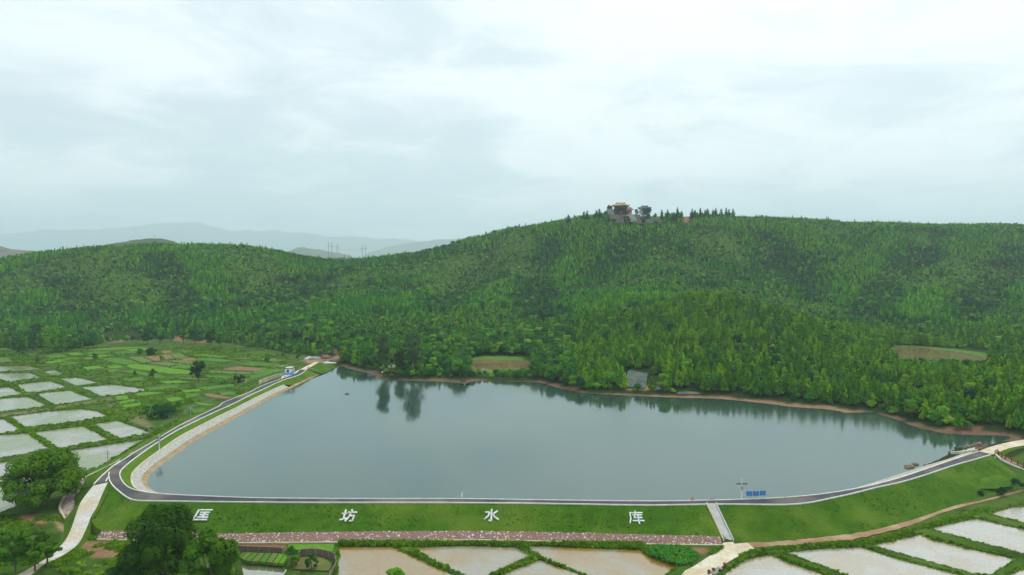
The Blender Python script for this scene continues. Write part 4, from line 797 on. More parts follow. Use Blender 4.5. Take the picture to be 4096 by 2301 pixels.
ok = in_sight(tp, 190) & ~inpoly(tx, ty, grow(lakeW, 2.0)) & (dline(tx, ty, shoreW) > 3.0 + 5.5 * (fbm(tx, ty, 26, 2) + .3) + np.where((tu > 2400) & (tu < 3450), 2.5, 0)) & ~(inpoly(tu, tv, FIELD_PX) & (ty < 620)) & (tz > -.5)
ok &= ~((ty < 700) & (tv > 1396) & (tu < 1000))
for c in CLEAR: ok &= ~inpoly(tu, tv, c)
BUSHZ = [[(3570, 1380), (3960, 1400), (3950, 1500), (3600, 1492)], [(1870, 1480), (2130, 1470), (2135, 1532), (1860, 1535)], [(2480, 1545), (2650, 1545), (2660, 1590), (2480, 1580)]]
ok &= ~(inpoly(tu, tv, TEMPLE_PX) & (ty > 800) & (ty < 930))
ok &= ~((tu > 2440) & (tu < 2660) & (ty > 895) & (ty < 990))
gl = fbm(tx, ty, 60, 3); thin = np.where(gl > .12, .72, .95) * np.where(tz > 12, 1, 1.05); ok &= RNG.random(len(tx)) < thin
ok &= ~((tx > 180) & (ty < 268) & (tv > 1740))
tp, tu, tv, gl = tp[ok], tu[ok], tv[ok], gl[ok]; n = len(tp); shd = dline(tp[:, 0], tp[:, 1], shoreW)
pb = np.full(n, .05); pb += .55 * ((fbm(tp[:, 0] + 700, tp[:, 1], 55, 3) > .22)) * (gl < .12)
pb = np.where((tu > 1020) & (tu < 2300) & (tv > 1330), .72, pb); pb = np.where((tu > 1060) & (tu < 1330) & (tv > 1120) & (tv < 1230), .8, pb); pb = np.where((tu > 3080) & (tu < 3360) & (tv > 1020) & (tv < 1200), .6, pb)
pb = np.where((tu > 2300) & (shd > 6) & (tv > 1150), np.minimum(pb, .12), pb); pb = np.where((tu > 1000) & (tu < 1330) & (tv > 1290) & (tv < 1420), .55, pb)
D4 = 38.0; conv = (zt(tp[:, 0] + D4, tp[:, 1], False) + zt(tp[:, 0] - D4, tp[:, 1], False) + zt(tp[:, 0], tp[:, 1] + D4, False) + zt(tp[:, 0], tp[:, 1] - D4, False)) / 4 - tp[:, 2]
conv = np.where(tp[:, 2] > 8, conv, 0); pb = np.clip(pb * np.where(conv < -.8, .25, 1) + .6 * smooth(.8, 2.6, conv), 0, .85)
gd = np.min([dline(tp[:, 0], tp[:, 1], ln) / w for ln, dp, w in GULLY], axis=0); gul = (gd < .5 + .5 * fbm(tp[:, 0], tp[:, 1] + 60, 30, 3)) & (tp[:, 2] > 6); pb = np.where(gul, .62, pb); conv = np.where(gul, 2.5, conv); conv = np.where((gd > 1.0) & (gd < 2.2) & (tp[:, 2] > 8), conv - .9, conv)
isb = RNG.random(n) < pb
bush = (RNG.random(n) < np.where(shd < 9, .55, np.where(gl > .12, .35, .04)))
for c in BUSHZ: bush |= inpoly(tu, tv, c)
hs_ = np.where(gl > .12, .62, 1.0) * RNG.uniform(.7, 1.22, n) * np.where(tp[:, 1] > 700, .84, 1.0)
dist = tp[:, 1]; em = (RNG.random(n) < .07) & ~bush & ~isb & (dist > 760); hs_ = np.where(em, hs_ * RNG.uniform(1.2, 1.55, n), hs_) * .88
near = dist < 520
PL = sorted(PROTO); pid = {k_: i for i, k_ in enumerate(PL)}
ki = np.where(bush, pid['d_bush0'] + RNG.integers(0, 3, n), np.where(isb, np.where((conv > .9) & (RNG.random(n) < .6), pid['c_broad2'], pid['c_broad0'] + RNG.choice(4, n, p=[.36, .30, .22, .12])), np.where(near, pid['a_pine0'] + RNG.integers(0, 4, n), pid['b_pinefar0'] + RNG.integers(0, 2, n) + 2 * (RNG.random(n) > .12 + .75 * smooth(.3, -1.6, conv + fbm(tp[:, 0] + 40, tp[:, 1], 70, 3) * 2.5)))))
sc_ = np.where(bush, RNG.uniform(.5, 1.1, n), np.where(isb, hs_ * .86, hs_)); rz = RNG.uniform(0, 6.283, n)
# the trees that show largest stand as things of their own
vis = (tu > 0) & (tu < 4096) & (tv < 2250)
size_px = np.where(ki >= pid['d_bush0'], 3.0, 8.0) * sc_ / dist
own = np.zeros(n, bool)
def pick(mask, m): 
    k_ = np.where(mask & vis)[0]; k_ = k_[np.argsort(-size_px[k_])][:m]; own[k_] = True; return k_
kp = pick((ki >= pid['a_pine0']) & (ki < pid['b_pinefar0']) & (shd < 75), 290); kb = pick((ki >= pid['c_broad0']) & (ki < pid['d_bush0']) & (dist < 470), 200)
def zone(u, v, s):
    if u > 3880: return 'behind the grassy patch of the right cove'
    if u > 3640: return 'on the muddy point of the right cove'
    if u > 3460: return 'where the straight red shore bends into the cove'
    if u > 3080: return 'along the straight red shore'
    if u > 2700: return 'right of the grey gravel pile'
    if u > 2330: return 'on the shore left of the netted cutting'
    if u > 1860: return 'between the olive pond and the lake shore'
    if u > 1440: return 'near the tall shore eucalyptus trees'
    return 'behind the blue and white hut'
KIND = {'a_pine': ('pine_tree', 'bright green young pine', 'pine tree'), 'c_broad0': ('broadleaf_tree', 'mid green bushy broadleaf tree', 'tree'), 'c_broad1': ('broadleaf_tree', 'mid green bushy broadleaf tree', 'tree'), 'c_broad2': ('broadleaf_tree', 'dark green bushy broadleaf tree', 'tree'), 'c_broad3': ('broadleaf_tree', 'yellow-green bushy broadleaf tree', 'tree')}
def own_tree(kind, loc, rz_, s, label, cat, group, name):
    crown, trunk, _ = PROTO[kind]; e = empty(name, loc, rz_); e.scale = (s, s, s) if not hasattr(s, '__len__') else tuple(map(float, s)); tag(e, label, cat, group)
    for nm, me in (('crown', crown), ('trunk', trunk)): o = bpy.data.objects.new(nm, me); link(o, e)
    return e
for k_ in np.r_[kp, kb]:
    nm = PL[ki[k_]]; key = 'a_pine' if nm.startswith('a_pine') else nm; name, lab, cat = KIND[key]; z_ = zone(tu[k_], tv[k_], shd[k_])
    sz_ = 'small ' if sc_[k_] < .82 else ('tall ' if sc_[k_] > 1.05 else ''); row_ = 'front-row ' if shd[k_] < 11 else ('second-row ' if shd[k_] < 22 else '')
    own_tree(nm, tp[k_], rz[k_], sc_[k_], f'{row_}{sz_}{lab} {z_}', cat, f'{row_}{sz_}{lab}s {z_}', name)
m_ = ~own
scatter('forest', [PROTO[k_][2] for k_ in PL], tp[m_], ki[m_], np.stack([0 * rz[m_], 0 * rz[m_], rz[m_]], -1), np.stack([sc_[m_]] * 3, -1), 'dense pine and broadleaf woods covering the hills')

# ------------------------------------------------------------------ vegetable plots, measured
PLOTS = [('lime', [(1300, 420), (1400, 405), (1960, 475), (1950, 512), (1750, 508), (1350, 450)]), ('green', [(1060, 350), (1230, 345), (1450, 393), (1300, 413), (1130, 385)]), ('olive', [(1320, 337), (1450, 332), (1580, 380), (1460, 393)]), ('brown', [(1480, 330), (1640, 325), (1650, 370), (1600, 377)]), ('brown', [(1660, 312), (1740, 306), (1790, 350), (1700, 358)]),
         ('olive', [(1750, 301), (1860, 296), (1910, 335), (1810, 349)]), ('olive', [(1520, 397), (1700, 387), (1860, 410), (1740, 428)]), ('green', [(1740, 440), (1870, 417), (1960, 422), (1960, 465)]), ('olive', [(1730, 371), (1900, 366), (1990, 385), (1970, 403), (1830, 393)]), ('brown', [(1840, 350), (1980, 342), (2040, 364), (1940, 377)]), ('green', [(1960, 321), (2090, 302), (2360, 330), (2270, 343)]),
         ('green', [(2040, 346), (2240, 351), (2420, 375), (2300, 388), (2050, 368)]), ('olive', [(2150, 490), (2160, 477), (2575, 492), (2575, 511), (2300, 503)]), ('green', [(2130, 521), (2400, 535), (2360, 558), (2130, 543)]), ('brown', [(2280, 465), (2440, 431), (2575, 441), (2575, 478)]), ('green', [(2450, 410), (2575, 396), (2575, 424)]), ('olive', [(2310, 351), (2575, 342), (2575, 356)]),
         ('green', [(1870, 276), (1960, 266), (1980, 275), (1880, 286)]), ('brown', [(1660, 271), (1760, 269), (1770, 290), (1670, 300)]), ('green', [(1230, 481), (1370, 471), (1750, 543), (1600, 553), (1450, 520)]), ('olive', [(1800, 546), (2100, 560), (2250, 573), (1850, 560)]), ('lime', [(560, 276), (1200, 237), (1560, 231), (1300, 250), (870, 270)]), ('lime', [(640, 297), (800, 287), (860, 300), (780, 319)]),
         ('green', [(460, 321), (640, 303), (700, 330), (520, 354)]), ('green', [(290, 301), (380, 296), (370, 320), (300, 321)]), ('lime', [(-60, 215), (120, 205), (165, 260), (-60, 265)]), ('lime', [(840, 346), (1000, 337), (1070, 345), (900, 359)]), ('green', [(880, 288), (1150, 273), (1100, 300), (920, 310)]), ('olive', [(-60, 340), (80, 345), (130, 375), (0, 390), (-60, 392)]),
         ('lime', [(1370, 720), (1500, 697), (1700, 702), (1450, 738)]), ('lime', [(1190, 742), (1310, 732), (1330, 773), (1200, 778)]), ('lime', [(1220, 801), (1390, 767), (1380, 789), (1240, 823)]), ('lime', [(1240, 832), (1450, 807), (1440, 838), (1290, 858)]), ('green', [(2020, 650), (2400, 612), (2410, 638), (2120, 678)]), ('lime', [(1860, 680), (2050, 662), (2080, 690), (1900, 700)]), ('brown', [(2080, 716), (2160, 711), (2390, 755), (2330, 769), (2130, 740)]), ('lime', [(1980, 801), (2230, 830), (2100, 839)]),
         ('lime', [(880, 318), (1060, 310), (1180, 322), (1000, 334)]), ('green', [(540, 364), (800, 338), (825, 352), (570, 378)]), ('lime', [(430, 388), (620, 370), (700, 380), (500, 402)]), ('green', [(600, 402), (800, 385), (830, 400), (640, 422)]), ('lime', [(850, 440), (1010, 425), (1080, 445), (900, 465)]), ('green', [(1100, 470), (1200, 457), (1210, 480), (1120, 498)]), ('lime', [(1100, 428), (1230, 420), (1280, 440), (1140, 452)]), ('green', [(1250, 562), (1420, 550), (1560, 575), (1300, 585)]), ('lime', [(1640, 587), (1830, 577), (1990, 595), (1720, 610)]), ('green', [(1480, 652), (1800, 628), (1840, 650), (1560, 680)]), ('green', [(1900, 722), (2040, 707), (2060, 735), (1920, 760)]), ('lime', [(1700, 762), (1850, 747), (1900, 775), (1760, 800)]), ('green', [(2250, 700), (2420, 692), (2430, 722), (2300, 735)]), ('green', [(1950, 880), (2100, 862), (2120, 890), (2000, 920)]), ('lime', [(1260, 258), (1540, 244), (1640, 256), (1350, 274)]), ('green', [(1190, 288), (1370, 274), (1400, 290), (1210, 304)]), ('lime', [(2420, 570), (2560, 562), (2560, 580), (2440, 590)])]
P6 = lambda p: ZR(p, 6.43, 1000, 1400)
PL_ = [(c, r1(p)) for c, p in PLOTS] + [(c, P6(p)) for c, p in (('olive', [(210, 242), (450, 213), (960, 270), (730, 313), (400, 290)]), ('green', [(0, 337), (250, 327), (730, 370), (480, 428), (0, 423)]), ('olive', [(440, 446), (800, 383), (1000, 402), (890, 460)]), ('brown', [(0, 462), (400, 480), (200, 558), (0, 553)]), ('green', [(90, 572), (400, 492), (890, 502), (890, 560), (600, 598), (100, 638)]), ('green', [(0, 672), (500, 602), (600, 620), (0, 768)]), ('green', [(0, 177), (320, 182), (200, 218), (0, 208)]))]

# ------------------------------------------------------------------ grass on the field banks, scrub between the plots
TUF = []
for i in range(3):
    o = bpy.data.objects.new(f't{i}', tuft_mesh(i, .7, .35, 26, M_tuft)); protos.objects.link(o); TUF.append(o)
gp, gs = [], []
for poly, zw, m in waters[:N_PAD]:
    e = np.vstack([poly, poly[:1]]); ln = int(np.linalg.norm(np.diff(e, axis=0), axis=1).sum() / .33); q = resample(e, ln); dq = np.gradient(q[:, :2], axis=0); dq /= np.maximum(np.linalg.norm(dq, axis=1), 1e-6)[:, None]; nq = np.stack([-dq[:, 1], dq[:, 0]], -1)
    if inpoly(q[:1, 0] + nq[:1, 0] * .4, q[:1, 1] + nq[:1, 1] * .4, poly)[0]: nq = -nq
    q[:, :2] += nq * RNG.uniform(.05, .8, (ln, 1)); gp.append(q); gs.append(RNG.uniform(.25, .75, ln) * np.where(fbm(q[:, 0], q[:, 1], 9, 2) > .1, 1.35, .8))
# taller fringe at the foot of the stone apron and beside the yard
for a, b, m_h, den in (((1362, 2176), (2560, 2184), 1.0, 3200), ((2560, 2184), (2600, 2215), 1.2, 120), ((3020, 2200), (3480, 2168), .6, 700), ((3480, 2168), (3960, 2035), .6, 900), ((2930, 2228), (3060, 2208), .9, 160), ((2800, 2268), (2892, 2195), .9, 130)):
    t_ = RNG.random(den); u_ = a[0] + (b[0] - a[0]) * t_; v_ = a[1] + (b[1] - a[1]) * t_ + RNG.uniform(-9, 6, den); q = P(u_, v_, -2.1); gp.append(q); gs.append(RNG.uniform(.5, 1.2, den) * m_h)
# rough grass over the open field ground
m = 13000; u_ = RNG.uniform(-60, 1150, m); v_ = 1390 + 560 * RNG.random(m) ** 1.5; q = G(u_, v_); k_ = inpoly(u_, v_, FIELD_PX) & (q[:, 0] < -126) & (fbm(q[:, 0], q[:, 1], 16, 3) > -.02); gp.append(q[k_]); gs.append(RNG.uniform(.5, 1.3, k_.sum()) * (1 + .0014 * (q[k_, 1] - 200)))
m = 9000; u_ = RNG.uniform(-50, 1000, m); v_ = RNG.uniform(2060, 2360, m); q = G(u_, v_); k_ = (fbm(q[:, 0], q[:, 1], 8, 3) > .0) & ~((u_ > 930) & (v_ > 2170)); gp.append(q[k_]); gs.append(RNG.uniform(.4, 1.1, k_.sum()))
gp = np.concatenate(gp); gs = np.concatenate(gs); keep = np.ones(len(gp), bool)
for poly, zw, m in waters:
    x0, y0 = poly[:, :2].min(0); x1, y1 = poly[:, :2].max(0); k_ = np.where((gp[:, 0] > x0) & (gp[:, 0] < x1) & (gp[:, 1] > y0) & (gp[:, 1] < y1))[0]
    if len(k_): keep[k_[inpoly(gp[k_, 0], gp[k_, 1], poly)]] = False
for c_, p_ in PL_:
    q_ = G([a_[0] for a_ in p_], [a_[1] for a_ in p_]); keep &= ~inpoly(gp[:, 0], gp[:, 1], q_)
rampoly = np.vstack([ra, rb_[::-1]]); keep &= ~inpoly(gp[:, 0], gp[:, 1], rampoly)
padp = np.array([v.co[:2] for v in pad.data.vertices]); keep &= ~inpoly(gp[:, 0], gp[:, 1], [tuple(p[:2]) for p in [P(u, v, -1.86) for u, v in ZR([(745, 820), (915, 805), (1220, 820), (1365, 945), (1110, 1040), (840, 1190), (620, 1370), (480, 1460), (380, 1560), (-160, 1560), (0, 1360), (360, 1150), (640, 980), (720, 920)], 4.8075, 2740, 2000)]])
keep &= dline(gp[:, 0], gp[:, 1], tcx) > 1.0
gp, gs = gp[keep], gs[keep]; gp[:, 2] = zt(gp[:, 0], gp[:, 1])
n = len(gp); rz = RNG.uniform(0, 6.28, n)
scatter('bank_grass', TUF, gp, RNG.integers(0, 3, n), np.stack([0 * rz, 0 * rz, rz], -1), np.stack([gs * 1.35, gs * 1.35, gs * .85], -1), 'tall green grass along the field banks')
# short tussocks all over the dam face
n = 3500; tf = RNG.uniform(2, len(topl) - 3, n); t_ = tf.astype(int); w2 = (tf - t_)[:, None]; f_ = RNG.uniform(.04, .98, n)[:, None]; q = (topl[t_] * (1 - w2) + topl[t_ + 1] * w2) * (1 - f_) + (footl[t_] * (1 - w2) + footl[t_ + 1] * w2) * f_; k_ = (np.abs(q[:, 0] - 48) > 1.6) & (fbm(q[:, 0], q[:, 1], 6, 3) > -.12); q = q[k_]; q[:, 2] -= .05
LET = [(815, 2061), (1396, 2064), (1966, 2063), (2542, 2071)]
for u_, v_ in LET: c_ = P(u_, v_, 1.0); q = q[~((np.abs(q[:, 0] - c_[0]) < 2.4) & (np.abs(q[:, 1] - c_[1]) < 2.6))]
n = len(q); rz = RNG.uniform(0, 6.28, n); s_ = RNG.uniform(.14, .34, n)
TS = [bpy.data.objects.new(f's{i}', tuft_mesh(9 + i, .6, .5, 20, leaf_mat('short_grass%d' % i, (0.085, 0.20, .008), (.065, .165, .008), (.13, .23, .02), patch=.08))) for i in range(2)]
scatter('dam_grass', TS, q, RNG.integers(0, 2, n), np.stack([0 * rz, 0 * rz, rz], -1), np.stack([s_ * 1.3, s_ * 1.3, s_], -1), 'short tussocky grass on the dam face')
# ------------------------------------------------------------------ far hills and mountains
def ridge(name, prof, d, label, depth, m_, amp=.04):
    pr = resample(np.array([PD(u, v, d) for u, v in prof]), 220); L0 = (pr[:, 2].max() + 10)
    pr[:, 2] += fbm(pr[:, 0], pr[:, 1] * 0, d * .03, 4) * d * .0035; rows = []
    for f in np.linspace(-1, 1, 25):
        q = pr.copy(); q[:, 1] += f * depth; h = (1 - abs(f)) ** .9; q[:, 2] = -12 + (pr[:, 2] + 12) * h + (fbm(q[:, 0], q[:, 1], depth * .35, 4) * L0 * amp * 4) * math.sin(math.pi * min(1, abs(f))) ; rows.append(q)
    n = len(pr); v = np.concatenate(rows); f_ = [(k * n + i, k * n + i + 1, (k + 1) * n + i + 1, (k + 1) * n + i) for k in range(24) for i in range(n - 1)]
    return tag(mesh_obj(name, v, f_, m_, None, True), label, kind='structure')
ridge('mountains', [(-500, 950), (-200, 930), (0, 935), (100, 928), (190, 916), (300, 922), (400, 922), (480, 915), (560, 905), (620, 897), (700, 891), (800, 890), (830, 903), (880, 917), (910, 930), (990, 925), (1050, 922), (1100, 918), (1150, 929), (1200, 932), (1260, 940), (1330, 951), (1400, 950), (1470, 954), (1530, 962), (1590, 959), (1650, 965), (1720, 968), (1800, 964), (1900, 970), (2200, 990)], 18000, 'pale blue mountain range on the far horizon', 2000, M_mount)
ridge('mountains', [(1480, 1010), (1600, 982), (1680, 968), (1740, 962), (1790, 957), (1840, 955), (1900, 952), (2000, 950), (2200, 960), (2500, 985)], 11000, 'hazy blue ridge rising behind the saddle', 1200, M_mount)
ridge('hills', [(1080, 1025), (1150, 1005), (1190, 992), (1215, 993), (1250, 1000), (1290, 1003), (1330, 1012), (1400, 1025)], 5500, 'small blue-grey hill behind the saddle', 350, M_mount)
ridge('hills', [(300, 1010), (420, 985), (480, 972), (540, 962), (590, 957), (640, 956), (690, 964), (730, 978), (800, 1000)], 1500, 'dark scrubby hill behind the left wooded ridge', 260, M_mount)
ridge('hills', [(-600, 960), (-300, 975), (-100, 980), (0, 984), (40, 994), (90, 1000), (140, 1003), (200, 1014), (300, 1030)], 2600, 'dull hazy hill at the far left edge', 400, mat('brown_hill', (0.06, 0.075, 0.035), (0.12, 0.085, 0.06), 0.012, 1.0))

# ------------------------------------------------------------------ crop plots among the left-hand fields
for c, p in PL_:
    q = G([a[0] for a in p], [a[1] for a in p]); e = resample(np.vstack([q, q[:1]]), 40)[:-1]; e[:, :2] += RNG.normal(0, .12, (39, 2)); e[:, 2] = zt(e[:, 0], e[:, 1], False)
    bm = bmesh.new(); hi = [bm.verts.new((x, y, z + .32)) for x, y, z in e]; lo = [bm.verts.new((x, y, z - .5)) for x, y, z in grow(e, .3)]
    bm.faces.new(hi)
    for i in range(39): bm.faces.new((hi[i], lo[i], lo[(i + 1) % 39], hi[(i + 1) % 39]))
    bmesh.ops.recalc_face_normals(bm, faces=bm.faces[:]); bmesh.ops.triangulate(bm, faces=[f for f in bm.faces if len(f.verts) > 4]); me = bpy.data.meshes.new('crop_plot'); bm.to_mesh(me); bm.free(); me.materials.append(M_plots[c])
    tag(link(bpy.data.objects.new('crop_plot', me)), f'{c} vegetable plot among the fields', kind='structure')

# ------------------------------------------------------------------ single trees and bushes
def hero_tree(name, loc, w, h, n, leaf, m_, label, seed, nl=34, base=.25, trunk_r=.45, flat=.75, group=None):
    r = random.Random(seed); lobes = []
    for k in range(nl):
        a = r.uniform(0, 6.28); q = math.sqrt(r.random()); zf = r.random(); z = h * (base + (1 - base) * (0.12 + .78 * zf)); lim = math.sqrt(max(.12, 1 - (max(0, zf - .25) / .85) ** 2)) * (.75 + .25 * min(1, zf * 4)); R = w * r.uniform(.085, .15)
        lobes.append((math.cos(a) * q * (w / 2 - R) * lim, math.sin(a) * q * (w / 2 - R) * lim, min(z, h - R * flat), R, R * flat))
    p, nn = lobe_pts(seed, n, lobes); cr = leaf_mesh('crown', p, leaf, m_, .25, seed, 1.0, nn, .7)
    lim_ = [(h * base * .8, x * .8, y * .8, z, trunk_r * .35) for x, y, z, _, _ in lobes[::4]]
    e = empty(name, loc); link(bpy.data.objects.new('crown', cr), e); link(bpy.data.objects.new('trunk', trunk_mesh('trunk', h * .7, trunk_r, M_bark, lim_)), e)
    return tag(e, label, 'tree', group)
def at(u, v, z=None):
    p = G(u, v)[0] if z is None else P(u, v, z); return p
def atd(u, d, z): x = (u - CU) / FPX * (d * CP - (z - CAM_H) * SP); return np.array([x, d, z])
hero_tree('camphor_tree', at(178, 2024, -2.0), 21.5, 14.2, 24000, .42, M_camphor, 'huge spreading round tree beside the concrete ramp, by the paddies', 5, 46, .16, .7)
hero_tree('broadleaf_tree', atd(640, 131, -2.3), 17.0, 16.0, 26000, .34, leaf_mat('deep_leaves', (0.075, 0.185, .018), (.05, .135, .018), patch=.3), 'large dark green tree in front of the stone apron', 6, 44, .08, .6, .9)
hero_tree('broadleaf_tree', atd(850, 127, -2.3), 13.5, 12.6, 18000, .33, leaf_mat('deep_green_leaves', (0.105, 0.25, .014), (.07, .185, .016), patch=.3), 'bushy mid green tree right of the large dark tree', 7, 34, .05, .5, .9)
hero_tree('broadleaf_tree', atd(500, 126, -2.3), 9.0, 7.0, 6000, .34, M_dark, 'low dark green tree left of the large dark tree', 8, 20, .02, .3)
for i, (u, v, h, w, lab) in enumerate([(62, 2290, 8.2, 8.0, 'dark pine beside the ramp, leftmost of the corner pines'), (140, 2288, 9.2, 7.6, 'tall dark pine beside the ramp with a bare lower trunk'), (10, 2235, 7.0, 6.5, 'smaller pine at the very left edge above the corner pines'), (190, 2262, 6.0, 5.5, 'short pine leaning over the ramp')]):
    hero_tree('pine_tree', at(u, v, -2.2), w, h, 5000, .3, leaf_mat('corner_pine%d' % i, (.09, .23, .014), (.06, .17, .016), patch=.4), lab, 30 + i, 18, .28, .2, .6)
for i, (u, v, h, w, m_, lab) in enumerate([(330, 2330, 5.2, 2.4, M_lime, 'slim yellow-green sapling at the bottom edge'), (392, 2345, 4.4, 2.6, M_lime, 'yellow-green sapling right of the slim one'), (455, 2350, 3.6, 3.4, M_lime, 'low bright yellow-green bush at the bottom edge'), (280, 2335, 2.4, 2.6, M_broad, 'low green bush beside the lower ramp'), (520, 2350, 3.6, 3.2, M_lime, 'bright bush in front of the large dark tree'),
                                   (1166, 2262, 4.6, 3.4, M_broad, 'leafy small tree at the end of the garden beds'), (1186, 2266, 3.2, 2.2, M_lime, 'bright small tree beside the garden net fence'), (1246, 2280, 3.6, 3.4, M_dark, 'dark shrub inside the curved net fence'), (1580, 2345, 4.6, 5.0, M_broad, 'round green bush at the bottom edge in the flooded paddy')]):
    hero_tree('small_tree' if h > 3 else 'bush', at(u, v, -2.2), w, h, 1300, .28, m_, lab, 50 + i, 12, .1, .1)
FIELD_TREES = [(795, 1530, 11, 9.8, M_dark, 'dark round pine clump standing alone in the vegetable plots'), (613, 1521, 6, 5.6, M_olive, 'small olive tree left of the dark round pine'), (157, 1454, 6, 6, M_olive, 'yellow-green round tree among the upper left fields'), (90, 1434, 13, 8.5, M_broad, 'tall pointed tree left of the yellow-green round tree'), (65, 1420, 13, 9, M_broad, 'mid green tree behind the tall pointed tree'),
               (60, 1400, 17, 19, M_dark, 'leftmost dark broad tree of the farmhouse grove'), (135, 1404, 18, 20, M_dark, 'second dark broad tree of the farmhouse grove'), (215, 1408, 18, 20, M_broad, 'broad mid green tree in the middle of the farmhouse grove'), (270, 1404, 17, 18, M_broad, 'broad tree beside the pale farmhouse'), (325, 1396, 14, 13, M_dark, 'dark tree behind the blue roofed shed'), (375, 1398, 16, 14, M_broad, 'rightmost tall tree of the farmhouse grove'),
               (590, 1378, 12, 11, M_dark, 'dark tree, left one of the trio right of the dirt yard'), (640, 1378, 12, 10, M_dark, 'dark tree, middle one of the trio right of the dirt yard'), (685, 1370, 9, 7, M_dark, 'smaller tree, right one of the trio right of the dirt yard'), (780, 1376, 11, 15, M_dark, 'wide dark tree standing on red soil below the wooded hill'), (735, 1378, 9, 6, M_dark, 'narrow tree left of the wide dark tree on red soil'), (845, 1384, 12, 9, M_dark, 'tall dark tree at the corner of the hill woods'), (880, 1392, 11, 9, M_broad, 'mid green tree at the corner of the hill woods'),
               (640, 1670, 5.5, 11, M_dark, 'wide dark bush mass between the paddies and the crest road'), (700, 1650, 4.5, 6, M_broad, 'round bush at the road end of the dark bush mass'), (590, 1655, 4, 6, M_broad, 'round bush at the paddy end of the dark bush mass'), (560, 1418, 4, 6, M_dark, 'dark hedge bush above the olive plots'), (605, 1420, 4.4, 9, M_dark, 'long dark hedge bush above the brown plots'), (380, 1450, 6, 4.5, M_broad, 'slender tree among the allotment scrub'),
               (540, 1505, 3, 2, M_dark, 'small dark shrub among the allotments'), (1070, 1450, 4, 5, M_broad, 'round bush beside the plots left of the hut'), (900, 1535, 3, 7, M_broad, 'low bush row beside the crest road'), (960, 1530, 4, 7, M_dark, 'dark bush beside the power pole on the crest road'), (850, 1530, 3, 5, M_broad, 'low bush right of the dark round pine'), (1190, 1446, 9, 6.5, M_dark, 'dark tree behind the blue and white hut roof'), (1145, 1436, 8, 7, M_broad, 'mid green tree left of the dark tree behind the hut')]
for i, (u, v, h, w, m_, lab) in enumerate(FIELD_TREES):
    hero_tree('bush' if h < 6 and w > h else 'broadleaf_tree', at(u, v), w, h, 900 if w > 8 else 450, .75 if w > 8 else .55, m_, lab, 90 + i, 18 if w > 8 else 11, .05 if w > h else .18, .25)
# tall pale-stemmed trees whose reflections reach far over the lake
for i, (u, v, h, w, lab) in enumerate([(1535, 1488, 20.5, 8, 'tall grey-green eucalyptus on the shore, left one of the pair'), (1652, 1494, 22.5, 12, 'tallest grey-green eucalyptus on the shore, right one of the pair'), (1600, 1488, 12, 6.5, 'lower pale eucalyptus between the two tall ones')]):
    r = random.Random(i); lobes = [(math.cos(a) * w * .25 * r.random(), math.sin(a) * w * .25 * r.random(), h * f, w * (.28 + .1 * math.sin(f * 3.1)), h * .085) for f in np.linspace(.28, .93, 12) for a in (r.uniform(0, 6.28),)]
    p, nn = lobe_pts(700 + i, 1900, lobes); e = empty('eucalyptus_tree', G(u, v)[0]); tag(e, lab, 'tree'); link(bpy.data.objects.new('crown', leaf_mesh('crown', p, .62, M_euc, .1, i, 1.3, nn, .6)), e)
    link(bpy.data.objects.new('trunk', trunk_mesh('trunk', h * .9, .3, M_palebark, [(h * .2, 1.4, .3, h * .5, .13), (h * .25, -1.3, .5, h * .55, .12), (h * .4, .8, -.6, h * .7, .1)])), e)

# ------------------------------------------------------------------ white characters on the dam face
STROKES = {0: [((0, .93), (1, .93)), ((.06, .97), (.06, .0)), ((0, .05), (1, .05)), ((.27, .70), (.95, .70)), ((.32, .49), (.9, .49)), ((.25, .27), (.97, .27)), ((.6, .70), (.6, .27))],
           1: [((0, .66), (.36, .66)), ((.2, .97), (.2, .22)), ((-.02, .13), (.38, .26)), ((.62, 1.0), (.69, .86)), ((.4, .77), (1.02, .77)), ((.6, .77), (.57, .45), (.36, .02)), ((.6, .48), (.92, .48)), ((.9, .48), (.85, .05), (.66, .04))],
           2: [((.5, 1.02), (.5, .05)), ((.52, .04), (.34, .08)), ((.06, .74), (.36, .74)), ((.36, .74), (.28, .45), (.02, .17)), ((.92, .86), (.62, .60)), ((.56, .62), (.75, .36), (1.0, .14))],
           3: [((.5, 1.04), (.57, .9)), ((.1, .87), (1.0, .87)), ((.13, .87), (.12, .4), (0.0, 0.0)), ((.3, .69), (.95, .69)), ((.5, .8), (.36, .48)), ((.34, .47), (.92, .47)), ((.24, .21), (1.02, .21)), ((.64, .62), (.64, -.03))]}
LNAME = ['box-like framed white character, leftmost on the dam face', 'white character with two halves, second from the left on the dam', 'white water character with flaring strokes on the dam face', 'white character under a slanting roof stroke, nearest the stairs']
